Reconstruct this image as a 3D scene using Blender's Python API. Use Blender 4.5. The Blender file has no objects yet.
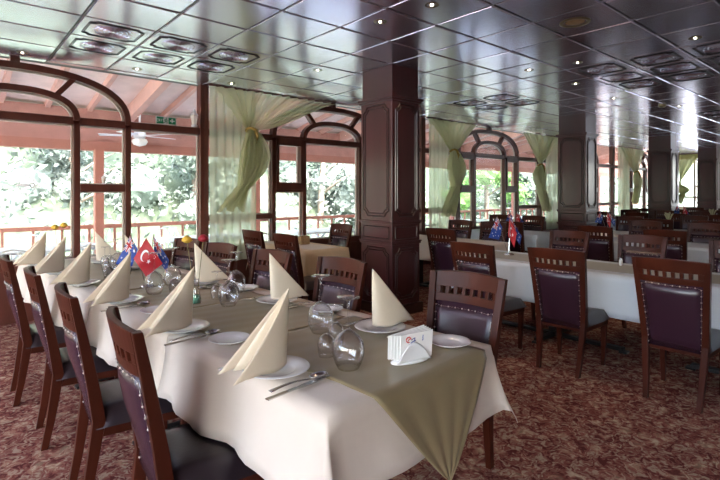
import bpy, math, random
from mathutils import Vector, Matrix, noise
random.seed(7)
PI = math.pi
C = bpy.context.scene.collection

# ------------------------------------------------------------------ camera, world, sun, exposure
cam = bpy.data.cameras.new('camera')
camo = bpy.data.objects.new('camera', cam)
C.objects.link(camo)
camo.location = (0, 0, 1.45)
camo.rotation_euler = (PI / 2, 0, math.radians(49.3 - 90))
cam.sensor_width = 36
cam.lens = 484 / 720 * 36
cam.shift_y = -47.5 / 720
cam.clip_end = 400
bpy.context.scene.camera = camo

W = bpy.data.worlds.new('world')
bpy.context.scene.world = W
W.use_nodes = True
wn = W.node_tree.nodes
wl = W.node_tree.links
sky = wn.new('ShaderNodeTexSky')
sky.sky_type = 'NISHITA'
sky.sun_disc = False
sky.sun_elevation = math.radians(48)
sky.sun_rotation = math.radians(200)
sky.air_density = 1.0
sky.dust_density = 3.0
mixw = wn.new('ShaderNodeMix')
mixw.data_type = 'RGBA'
mixw.inputs[0].default_value = 0.6
wl.new(sky.outputs[0], mixw.inputs[6])
mixw.inputs[7].default_value = (0.88, 0.94, 1.0, 1)
wl.new(mixw.outputs[2], wn['Background'].inputs[0])
wn['Background'].inputs[1].default_value = 3.8

sun = bpy.data.lights.new('sun', 'SUN')
sun.energy = 4.2
sun.angle = math.radians(2)
sun.color = (1, 0.96, 0.88)
suno = bpy.data.objects.new('sun', sun)
C.objects.link(suno)
suno.rotation_euler = Vector((0.25, 0.62, -0.74)).to_track_quat('-Z', 'Y').to_euler()

vs = bpy.context.scene.view_settings
vs.view_transform = 'Standard'
vs.look = 'None'
vs.gamma = 1
vs.exposure = 0.82
vs.use_curve_mapping = False

# ------------------------------------------------------------------ materials
def mat(name, col, rough=0.5, metal=0.0, spec=0.5, var=0.0, vscale=8.0, vcol=None, stretch=(1, 1, 1), bump=0.0, bscale=60.0, coat=0.0, sheen=0.0):
    m = bpy.data.materials.new(name)
    m.use_nodes = True
    nt = m.node_tree
    b = nt.nodes['Principled BSDF']
    b.inputs['Base Color'].default_value = (*col, 1)
    b.inputs['Roughness'].default_value = rough
    b.inputs['Metallic'].default_value = metal
    b.inputs['Specular IOR Level'].default_value = spec
    b.inputs['Coat Weight'].default_value = coat
    b.inputs['Coat Roughness'].default_value = 0.12
    b.inputs['Sheen Weight'].default_value = sheen
    tc = nt.nodes.new('ShaderNodeTexCoord')
    mp = nt.nodes.new('ShaderNodeMapping')
    mp.inputs['Scale'].default_value = stretch
    nt.links.new(tc.outputs['Object'], mp.inputs[0])
    if var > 0 or vcol:
        n = nt.nodes.new('ShaderNodeTexNoise')
        n.inputs['Scale'].default_value = vscale
        n.inputs['Detail'].default_value = 4
        nt.links.new(mp.outputs[0], n.inputs[0])
        mx = nt.nodes.new('ShaderNodeMix')
        mx.data_type = 'RGBA'
        c2 = vcol if vcol else tuple(c * (1 - var) for c in col)
        mx.inputs[6].default_value = (*col, 1)
        mx.inputs[7].default_value = (*c2, 1)
        cr = nt.nodes.new('ShaderNodeMapRange')
        cr.inputs[1].default_value = 0.35
        cr.inputs[2].default_value = 0.65
        nt.links.new(n.outputs[0], cr.inputs[0])
        nt.links.new(cr.outputs[0], mx.inputs[0])
        nt.links.new(mx.outputs[2], b.inputs['Base Color'])
    if bump > 0:
        n2 = nt.nodes.new('ShaderNodeTexNoise')
        n2.inputs['Scale'].default_value = bscale
        nt.links.new(mp.outputs[0], n2.inputs[0])
        bp = nt.nodes.new('ShaderNodeBump')
        bp.inputs['Strength'].default_value = bump
        bp.inputs['Distance'].default_value = 0.01
        nt.links.new(n2.outputs[0], bp.inputs['Height'])
        nt.links.new(bp.outputs[0], b.inputs['Normal'])
    return m

def emis(name, col, s):
    m = bpy.data.materials.new(name)
    m.use_nodes = True
    b = m.node_tree.nodes['Principled BSDF']
    b.inputs['Base Color'].default_value = (*col, 1)
    b.inputs['Emission Color'].default_value = (*col, 1)
    b.inputs['Emission Strength'].default_value = s
    return m

def thin_glass(name, tint=(1, 1, 1), edge=0.5, base=0.04, rough=0.01, power=3.0):
    m = bpy.data.materials.new(name)
    m.use_nodes = True
    nt = m.node_tree
    nt.nodes.clear()
    out = nt.nodes.new('ShaderNodeOutputMaterial')
    tr = nt.nodes.new('ShaderNodeBsdfTransparent')
    tr.inputs[0].default_value = (*tint, 1)
    gl = nt.nodes.new('ShaderNodeBsdfGlossy')
    gl.inputs['Roughness'].default_value = rough
    lw = nt.nodes.new('ShaderNodeLayerWeight')
    lw.inputs[0].default_value = 0.5
    pw = nt.nodes.new('ShaderNodeMath')
    pw.operation = 'POWER'
    pw.inputs[1].default_value = power
    ma = nt.nodes.new('ShaderNodeMath')
    ma.operation = 'MULTIPLY_ADD'
    ma.inputs[1].default_value = edge
    ma.inputs[2].default_value = base
    ma.use_clamp = True
    nt.links.new(lw.outputs['Facing'], pw.inputs[0])
    nt.links.new(pw.outputs[0], ma.inputs[0])
    mx = nt.nodes.new('ShaderNodeMixShader')
    nt.links.new(ma.outputs[0], mx.inputs[0])
    nt.links.new(tr.outputs[0], mx.inputs[1])
    nt.links.new(gl.outputs[0], mx.inputs[2])
    nt.links.new(mx.outputs[0], out.inputs[0])
    return m

def sheer(name, col, transp, transl=0.5):
    m = bpy.data.materials.new(name)
    m.use_nodes = True
    nt = m.node_tree
    nt.nodes.clear()
    out = nt.nodes.new('ShaderNodeOutputMaterial')
    d = nt.nodes.new('ShaderNodeBsdfDiffuse')
    t = nt.nodes.new('ShaderNodeBsdfTranslucent')
    p = nt.nodes.new('ShaderNodeBsdfTransparent')
    d.inputs[0].default_value = (*col, 1)
    t.inputs[0].default_value = (*col, 1)
    a = nt.nodes.new('ShaderNodeMixShader')
    a.inputs[0].default_value = transl
    b = nt.nodes.new('ShaderNodeMixShader')
    b.inputs[0].default_value = transp
    nt.links.new(d.outputs[0], a.inputs[1])
    nt.links.new(t.outputs[0], a.inputs[2])
    nt.links.new(a.outputs[0], b.inputs[1])
    nt.links.new(p.outputs[0], b.inputs[2])
    nt.links.new(b.outputs[0], out.inputs[0])
    return m

def carpet_mat():
    m = mat('carpet', (0.3, 0.1, 0.08), 0.95, spec=0.1, bump=0.5, bscale=250)
    nt = m.node_tree
    b = nt.nodes['Principled BSDF']
    tc = nt.nodes.new('ShaderNodeTexCoord')
    n0 = nt.nodes.new('ShaderNodeTexNoise')
    n0.inputs['Scale'].default_value = 8
    n0.inputs['Detail'].default_value = 3
    nt.links.new(tc.outputs['Object'], n0.inputs[0])
    vm = nt.nodes.new('ShaderNodeVectorMath')
    vm.operation = 'MULTIPLY_ADD'
    vm.inputs[1].default_value = (0.16, 0.16, 0.16)
    nt.links.new(n0.outputs['Color'], vm.inputs[0])
    nt.links.new(tc.outputs['Object'], vm.inputs[2])
    def ramp(src, pts):
        r = nt.nodes.new('ShaderNodeValToRGB')
        r.color_ramp.elements[0].position = pts[0][0]
        r.color_ramp.elements[0].color = (*pts[0][1], 1)
        r.color_ramp.elements[1].position = pts[-1][0]
        r.color_ramp.elements[1].color = (*pts[-1][1], 1)
        for p, c in pts[1:-1]:
            e = r.color_ramp.elements.new(p)
            e.color = (*c, 1)
        nt.links.new(src, r.inputs[0])
        return r
    v = nt.nodes.new('ShaderNodeTexVoronoi')
    v.feature = 'SMOOTH_F1'
    v.inputs['Scale'].default_value = 9
    v.inputs['Smoothness'].default_value = 0.2
    nt.links.new(vm.outputs[0], v.inputs['Vector'])
    r1 = ramp(v.outputs['Distance'], [(0.12, (0.50, 0.38, 0.25)), (0.26, (0.38, 0.21, 0.14)), (0.36, (0.25, 0.075, 0.055)), (0.55, (0.14, 0.03, 0.026))])
    n2 = nt.nodes.new('ShaderNodeTexNoise')
    n2.inputs['Scale'].default_value = 24
    n2.inputs['Detail'].default_value = 5
    n2.inputs['Distortion'].default_value = 1.3
    nt.links.new(vm.outputs[0], n2.inputs[0])
    r2 = ramp(n2.outputs[0], [(0.40, (0.08, 0.02, 0.018)), (0.47, (0.30, 0.10, 0.08)), (0.54, (0.35, 0.19, 0.13)), (0.62, (0.60, 0.49, 0.35))])
    mx = nt.nodes.new('ShaderNodeMix')
    mx.data_type = 'RGBA'
    mx.inputs[0].default_value = 0.55
    nt.links.new(r1.outputs[0], mx.inputs[6])
    nt.links.new(r2.outputs[0], mx.inputs[7])
    nt.links.new(mx.outputs[2], b.inputs['Base Color'])
    return m

M = {}
M['mahogany'] = mat('mahogany', (0.080, 0.017, 0.008), 0.36, spec=0.2, var=0.5, vscale=5, stretch=(1, 1, 0.12))
M['leather'] = mat('purple_black_leather', (0.034, 0.013, 0.024), 0.27, spec=0.6, bump=0.08, bscale=180)
M['seatleather'] = mat('black_seat_leather', (0.018, 0.011, 0.014), 0.3, spec=0.6, bump=0.05, bscale=90)
M['brass'] = mat('brass_stud', (0.62, 0.55, 0.48), 0.3, 1.0)
M['column'] = mat('column_mahogany', (0.075, 0.020, 0.022), 0.3, var=0.4, vscale=2.5, stretch=(1, 1, 0.15), coat=0.35)
M['columngroove'] = mat('column_dark_moulding', (0.028, 0.010, 0.010), 0.3, coat=0.3)
M['frame'] = mat('window_frame_brown', (0.13, 0.036, 0.022), 0.35, var=0.4, vscale=6, stretch=(1, 1, 0.2))
M['framelight'] = mat('window_bead_cream', (0.62, 0.52, 0.45), 0.45, var=0.1)
M['ceil'] = mat('ceiling_gloss_panel', (0.80, 0.80, 1.0), 0.20, 0.9, var=0.06, vscale=1.2)
M['groove'] = mat('ceiling_groove_dark', (0.02, 0.015, 0.018), 0.5)
M['bar'] = mat('ceiling_bar_silver', (0.30, 0.27, 0.30), 0.35, 0.6)
M['carpet'] = carpet_mat()
M['cream'] = mat('cream_table_linen', (0.68, 0.575, 0.48), 0.62, var=0.06, vscale=3, spec=0.35, bump=0.35, bscale=9, sheen=0.2)
M['white'] = mat('pale_blue_white_linen', (0.66, 0.72, 0.78), 0.62, var=0.05, vscale=3, bump=0.35, bscale=9)
M['napkin'] = mat('napkin_cream_satin', (0.77, 0.66, 0.50), 0.5, var=0.04, vscale=6, spec=0.4, bump=0.1, bscale=30)
M['khaki'] = mat('khaki_satin_runner', (0.27, 0.205, 0.105), 0.36, var=0.15, vscale=2.5, spec=0.5, bump=0.05, bscale=20, sheen=0.08)
M['palekhaki'] = mat('pale_khaki_linen', (0.42, 0.42, 0.38), 0.6, var=0.1, vscale=3)
M['ochre'] = mat('ochre_cloth', (0.70, 0.53, 0.33), 0.55, var=0.1, vscale=4)
M['china'] = mat('white_china', (0.80, 0.79, 0.78), 0.12, spec=0.6, coat=0.5)
M['paper'] = mat('white_paper', (0.86, 0.84, 0.80), 0.7, var=0.03)
M['steel'] = mat('polished_steel', (0.62, 0.60, 0.58), 0.14, 1.0)
M['glass'] = thin_glass('clear_drinking_glass', (0.995, 0.995, 1.0), 1.0, 0.05, 0.012, 2.3)
M['pane'] = thin_glass('window_pane', (0.97, 0.985, 0.98), 0.4, 0.012, 0.0, 5.0)
M['gel'] = mat('green_vase_water', (0.10, 0.42, 0.27), 0.25, var=0.4, vscale=70)
M['yellow'] = mat('yellow_petal', (0.82, 0.52, 0.06), 0.6, var=0.2, vscale=60)
M['redpetal'] = mat('red_petal', (0.42, 0.012, 0.03), 0.6, var=0.4, vscale=60)
M['stem'] = mat('flower_stem', (0.20, 0.17, 0.06), 0.6)
M['leaf'] = mat('dry_grass_spray', (0.45, 0.42, 0.25), 0.7)
M['blueflag'] = mat('flag_blue', (0.012, 0.06, 0.34), 0.5, var=0.2, vscale=20)
M['redflag'] = mat('flag_red', (0.50, 0.010, 0.02), 0.5, var=0.15, vscale=20)
M['flagwhite'] = mat('flag_white', (0.85, 0.85, 0.88), 0.6)
M['black'] = mat('black_iron', (0.012, 0.011, 0.011), 0.4)
M['sheer'] = sheer('pale_green_voile', (0.70, 0.76, 0.56), 0.24, 0.6)
M['drape'] = sheer('green_gold_voile', (0.80, 0.82, 0.58), 0.28, 0.6)
M['drape2'] = sheer('olive_gold_voile', (0.42, 0.42, 0.18), 0.06, 0.45)
M['gold'] = mat('gold_sash', (0.50, 0.36, 0.09), 0.4, 0.3, var=0.4, vscale=30)
M['terrapost'] = mat('terracotta_timber', (0.44, 0.17, 0.115), 0.6, var=0.15, vscale=5)
M['terrabeam'] = mat('terracotta_beam', (0.50, 0.24, 0.19), 0.6, var=0.15, vscale=5)
M['rafter'] = mat('pink_timber_rafter', (0.70, 0.42, 0.34), 0.6, var=0.12, vscale=4)
M['board'] = mat('pale_pink_board', (0.82, 0.66, 0.60), 0.6, var=0.12, vscale=5)
M['paving'] = mat('terrace_paving', (0.80, 0.79, 0.78), 0.7, var=0.1, vscale=2)
M['whitemetal'] = mat('white_painted_metal', (0.82, 0.84, 0.86), 0.35)
M['green'] = mat('sign_green', (0.0, 0.22, 0.09), 0.4)
M['wall'] = mat('cream_plaster', (0.62, 0.54, 0.46), 0.7, var=0.08, vscale=2)
M['bark'] = mat('bark', (0.35, 0.27, 0.2), 0.8, var=0.4, vscale=9)
M['fol1'] = mat('pale_green_foliage', (0.19, 0.235, 0.185), 0.7, var=0.3, vscale=1.2)
M['fol2'] = mat('silver_green_foliage', (0.205, 0.24, 0.20), 0.7, var=0.4, vscale=1.0)
M['fol3'] = mat('bright_green_foliage', (0.12, 0.25, 0.06), 0.7, var=0.45, vscale=1.5)
M['hill'] = mat('pale_scrub_hillside', (0.06, 0.085, 0.05), 0.9, vcol=(0.11, 0.14, 0.09), vscale=1.6)
M['lamp'] = emis('lamp_glow', (1, 0.86, 0.62), 14)
M['opal'] = mat('opal_glass', (0.9, 0.88, 0.8), 0.3)
M['tan'] = mat('tan_wicker', (0.45, 0.28, 0.13), 0.6, var=0.3, vscale=40)
M['ivory'] = mat('ivory_trim', (0.70, 0.70, 0.70), 0.4)
M['inkred'] = mat('ink_red', (0.6, 0.06, 0.05), 0.6)
M['inkblue'] = mat('ink_blue', (0.10, 0.14, 0.38), 0.6)
M['bronze'] = mat('bronze_ring', (0.30, 0.24, 0.14), 0.3, 0.9)

# ------------------------------------------------------------------ mesh helpers
class MB:
    def __init__(s):
        s.v = []
        s.f = []
    def add(s, v, f):
        n = len(s.v)
        s.v += [tuple(p) for p in v]
        s.f += [tuple(i + n for i in q) for q in f]
        return s
    def box(s, x0, x1, y0, y1, z0, z1):
        return s.add([(x0, y0, z0), (x1, y0, z0), (x1, y1, z0), (x0, y1, z0), (x0, y0, z1), (x1, y0, z1), (x1, y1, z1), (x0, y1, z1)],
                     [(3, 2, 1, 0), (4, 5, 6, 7), (0, 1, 5, 4), (1, 2, 6, 5), (2, 3, 7, 6), (3, 0, 4, 7)])
    def sweep(s, pts, sec, closed=False):
        """rectangular bar through pts; sec = list of (hx,hy) half sizes, boxes oriented to world XY (vertical bars) """
        vs_, fs = [], []
        for (p, (a, b)) in zip(pts, sec):
            vs_ += [(p[0] - a, p[1] - b, p[2]), (p[0] + a, p[1] - b, p[2]), (p[0] + a, p[1] + b, p[2]), (p[0] - a, p[1] + b, p[2])]
        for i in range(len(pts) - 1):
            for k in range(4):
                k2 = (k + 1) % 4
                fs.append((i * 4 + k, i * 4 + k2, i * 4 + 4 + k2, i * 4 + 4 + k))
        n = len(pts) * 4
        fs += [(3, 2, 1, 0), (n - 4, n - 3, n - 2, n - 1)]
        return s.add(vs_, fs)
    def tube(s, pts, r, n=8, cap=True):
        pts = [Vector(p) for p in pts]
        rr = r if isinstance(r, (list, tuple)) else [r] * len(pts)
        vs_, fs = [], []
        for i, p in enumerate(pts):
            d = (pts[min(i + 1, len(pts) - 1)] - pts[max(i - 1, 0)]).normalized()
            u = d.cross(Vector((0, 0, 1)))
            if u.length < 0.01:
                u = Vector((1, 0, 0))
            u.normalize()
            w = d.cross(u)
            for k in range(n):
                a = 2 * PI * k / n
                vs_.append(p + (u * math.cos(a) + w * math.sin(a)) * rr[i])
        for i in range(len(pts) - 1):
            for k in range(n):
                k2 = (k + 1) % n
                fs.append((i * n + k, i * n + k2, i * n + n + k2, i * n + n + k))
        if cap:
            fs.append(tuple(reversed(range(n))))
            fs.append(tuple(range(len(pts) * n - n, len(pts) * n)))
        return s.add(vs_, fs)
    def lathe(s, prof, n=24, c=(0, 0, 0), sx=1, sy=1):
        vs_, fs = [], []
        for (r, z) in prof:
            for k in range(n):
                a = 2 * PI * k / n
                vs_.append((c[0] + r * math.cos(a) * sx, c[1] + r * math.sin(a) * sy, c[2] + z))
        for i in range(len(prof) - 1):
            for k in range(n):
                k2 = (k + 1) % n
                fs.append((i * n + k, i * n + k2, i * n + n + k2, i * n + n + k))
        return s.add(vs_, fs)
    def grid(s, fn, nu, nv):
        vs_ = [fn(i / nu, j / nv) for j in range(nv + 1) for i in range(nu + 1)]
        fs = [(j * (nu + 1) + i, j * (nu + 1) + i + 1, (j + 1) * (nu + 1) + i + 1, (j + 1) * (nu + 1) + i) for j in range(nv) for i in range(nu)]
        return s.add(vs_, fs)
    def strip(s, poly, y0, y1, closed=False):
        """extrude band: poly = list of (outer(x,z), inner(x,z)) pairs, between y0 and y1"""
        vs_, fs = [], []
        for (o, i) in poly:
            vs_ += [(o[0], y0, o[1]), (i[0], y0, i[1]), (i[0], y1, i[1]), (o[0], y1, o[1])]
        for a in range(len(poly) - 1):
            for k in range(4):
                k2 = (k + 1) % 4
                fs.append((a * 4 + k, a * 4 + k2, a * 4 + 4 + k2, a * 4 + 4 + k))
        n = len(poly) * 4
        fs += [(3, 2, 1, 0), (n - 4, n - 3, n - 2, n - 1)]
        return s.add(vs_, fs)
    def build(s, name, m, parent=None, smooth=False, bevel=0, thick=0, sub=0):
        me = bpy.data.meshes.new(name)
        me.from_pydata(s.v, [], s.f)
        me.update()
        if smooth:
            me.polygons.foreach_set('use_smooth', [True] * len(me.polygons))
        me.materials.append(M[m])
        o = bpy.data.objects.new(name, me)
        C.objects.link(o)
        o.parent = parent
        if thick:
            q = o.modifiers.new('s', 'SOLIDIFY')
            q.thickness = thick
            q.offset = 0
        if sub:
            q = o.modifiers.new('u', 'SUBSURF')
            q.levels = sub
            q.render_levels = sub
        if bevel:
            q = o.modifiers.new('b', 'BEVEL')
            q.width = bevel
            q.segments = 2
            q.limit_method = 'ANGLE'
        return o

def empty(name, loc=(0, 0, 0), rz=0):
    o = bpy.data.objects.new(name, None)
    o.empty_display_size = 0.1
    C.objects.link(o)
    o.location = loc
    o.rotation_euler = (0, 0, rz)
    return o

def tag(o, label, cat, group=None):
    o['label'] = label
    o['category'] = cat
    if group:
        o['group'] = group
    elif 'group' in o:
        del o['group']
    return o

def struct(o):
    o['kind'] = 'structure'
    return o

def kids(o):
    return [c for c in KID.get(o.name, [])]

KID = {}
def register(root):
    """remember the children of a prototype so that copies are quick"""
    def rec(o):
        KID[o.name] = [c for c in C.objects if c.parent == o]
        for c in KID[o.name]:
            rec(c)
    rec(root)
    return root

def dup(root, loc=None, rz=None, parent=None, scale=None):
    c = root.copy()
    C.objects.link(c)
    c.parent = parent
    if loc is not None:
        c.location = loc
    if rz is not None:
        c.rotation_euler = (0, 0, rz)
    if scale:
        c.scale = (scale, scale, scale)
    for ch in kids(root):
        dup(ch, parent=c)
    return c

class Proto:
    """first call places the prototype itself, later calls place copies of it"""
    def __init__(s, root):
        s.root = register(root)
        s.used = False
    def put(s, loc, rz, label, cat, group=None, scale=None):
        if not s.used:
            s.used = True
            o = s.root
            s.src = o
            o.location = loc
            o.rotation_euler = (0, 0, rz)
            if scale:
                o.scale = (scale,) * 3
        else:
            o = dup(s.root, loc, rz, scale=scale or 1.0)
        return tag(o, label, cat, group)

# ------------------------------------------------------------------ room shell
YW = 6.6
CZ = 2.95
X0, X1, Y0 = -3.6, 22.0, -4.2
struct(MB().box(X0, X1, Y0, YW + 0.1, -0.1, 0).build('floor', 'carpet'))

# ceiling: glossy square panels with dark joints, light bars running towards the windows
TX, TY = 0.61, 0.60
ce = MB()
bars = MB()
i0 = int((X0 - 0.9) / TX) - 1
nX = int((X1 - X0) / TX) + 3
for i in range(i0, i0 + nX):
    xa = 0.9 + i * TX
    for j in range(-2, 18):
        yb = 5.85 - j * TY
        if xa + TX < X0 or xa > X1 or yb - TY < Y0 or yb - TY > YW:
            continue
        ya = yb - TY
        x0_, x1_, y0_, y1_ = max(xa + 0.011, X0), min(xa + TX - 0.011, X1), max(ya + 0.014, Y0), min(yb - 0.014, YW - 0.02)
        if y1_ - y0_ < 0.02:
            continue
        t1, t2 = random.uniform(-0.0022, 0.0022), random.uniform(-0.0022, 0.0022)
        zz = lambda a, b: CZ + a * t1 + b * t2
        e = 0.006
        ce.add([(x0_ + e, y0_ + e, zz(-1, -1)), (x1_ - e, y0_ + e, zz(1, -1)), (x1_ - e, y1_ - e, zz(1, 1)), (x0_ + e, y1_ - e, zz(-1, 1)),
                (x0_, y0_, CZ + 0.012), (x1_, y0_, CZ + 0.012), (x1_, y1_, CZ + 0.012), (x0_, y1_, CZ + 0.012)],
               [(0, 3, 2, 1), (0, 1, 5, 4), (1, 2, 6, 5), (2, 3, 7, 6), (3, 0, 4, 7)])
    bars.box(xa - 0.004, xa + 0.004, Y0, YW - 0.02, CZ + 0.001, CZ + 0.014)
ceiling = struct(ce.build('ceiling', 'ceil'))
struct(bars.build('trim_1', 'bar'))
struct(MB().box(X0, X1, Y0, YW + 0.15, CZ + 0.015, CZ + 0.3).build('trim_2', 'groove'))

# medallions moulded on some of the panels
def medallion_mb():
    m = MB()
    def ring(pts, w, z0, z1):
        n = len(pts)
        cx = sum(p[0] for p in pts) / n
        cy = sum(p[1] for p in pts) / n
        vs_, fs = [], []
        for p in pts:
            dx, dy = p[0] - cx, p[1] - cy
            L = math.hypot(dx, dy)
            vs_ += [(p[0], p[1], z1), (p[0] - dx / L * w * .5, p[1] - dy / L * w * .5, z0), (p[0] - dx / L * w, p[1] - dy / L * w, z1)]
        for i in range(n):
            j = (i + 1) % n
            for k in range(2):
                fs.append((i * 3 + k, i * 3 + k + 1, j * 3 + k + 1, j * 3 + k))
        m.add(vs_, fs)
    a, b, c = 0.235, 0.215, 0.055
    oct_ = [(-a + c, -b), (a - c, -b), (a - c, -b + c * .5), (a, -b + c), (a, b - c), (a - c, b - c * .5), (a - c, b), (-a + c, b), (-a + c, b - c * .5), (-a, b - c), (-a, -b + c), (-a + c, -b + c * .5)]
    for r in (0.16, 0.125, 0.085, 0.045):
        ring([(r * math.cos(t * PI / 16), r * math.sin(t * PI / 16)) for t in range(32)], 0.009, -0.004, 0.002)
    m2 = m
    m = MB()
    ring(oct_, 0.009, -0.005, 0.003)
    ring([(x * .93, y * .93) for x, y in oct_], 0.004, -0.004, 0.003)
    return m2, m
mm_ = medallion_mb()
p = mm_[0].build('ceiling_medallion', 'ceil')
mm_[1].build('outline', 'groove', p)
register(p)
first = True
ORD = {}
for (ix, iy, where) in [(0, 0, 'l'), (1, 0, 'l'), (2, 0, 'l'), (0, 1, 'l'), (1, 1, 'l'), (2, 1, 'l'),
                        (8, 5, 'r'), (9, 5, 'r'), (10, 5, 'r'), (8, 6, 'r'), (9, 6, 'r'), (10, 6, 'r'), (8, 7, 'r'), (9, 7, 'r'), (10, 7, 'r'), (16, 5, 'f'), (17, 5, 'f'), (16, 6, 'f'), (17, 6, 'f'),
                        (9, 1, 'm'), (10, 1, 'm'), (9, 2, 'm'), (10, 2, 'm')]:
    o = p if first else dup(p)
    first = False
    o.location = (0.9 + TX * (ix + .5), 5.85 - TY * (iy + .5), CZ - 0.003)
    g_ = {'l': 'rosettes on the left ceiling panels', 'r': 'rosettes on the right ceiling panels', 'f': 'rosettes far back on the ceiling', 'm': 'rosettes on the ceiling behind the column'}[where]
    col = {0: 'left', 1: 'middle', 2: 'right', 8: 'near', 9: 'middle', 10: 'far', 16: 'near', 17: 'far'}[ix] if where != 'm' else {9: 'near', 10: 'far'}[ix]
    rw = {'l': {0: 'window row', 1: 'inner row'}, 'r': {5: 'row closest to the windows', 6: 'middle row', 7: 'row at the right picture edge'},
          'f': {5: 'window side row', 6: 'room side row'}, 'm': {1: 'window side row', 2: 'room side row'}}[where][iy]
    wh_ = {'l': 'front left ceiling rosettes', 'r': 'upper right ceiling rosettes', 'f': 'farthest ceiling rosettes', 'm': 'ceiling rosettes behind the nearest column'}[where]
    tag(o, 'octagonal moulding, %s one, %s, %s' % (col, rw, wh_), 'ceiling medallion', g_)


# walls
struct(MB().box(X0 - .1, X1 + .1, Y0 - .2, Y0, 0, 3.25).build('wall_right', 'wall'))
w = MB()
# left wall with three big openings
w.box(X0 - .2, X0, Y0, YW, 0, 0.9)
w.box(X0 - .2, X0, Y0, YW, 2.5, 3.25)
for ya, yb in [(-4.2, -3.7), (-1.0, -0.6), (2.2, 2.6), (5.6, 6.6)]:
    w.box(X0 - .2, X0, ya, yb, 0.9, 2.5)
struct(w.build('wall_left', 'wall'))
w = MB()
w.box(X1, X1 + .2, Y0, YW, 0, 0.9)
w.box(X1, X1 + .2, Y0, YW, 2.75, 3.25)
for ya, yb in [(-4.2, -3.0), (-1.5, -0.3), (1.2, 2.2), (3.4, 5.25), (5.72, 5.78), (6.4, 6.6)]:
    w.box(X1, X1 + .2, ya, yb, 0.9, 2.75)
w.box(X1, X1 + .2, 4.4, 6.4, 1.24, 1.3)
w.box(X1, X1 + .2, 4.4, 5.75, 1.66, 1.72)
struct(w.build('wall_back', 'wall'))
struct(MB().box(X0, X1, YW - .04, YW + .08, 0, 0.58).build('wall_front', 'frame'))

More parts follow.
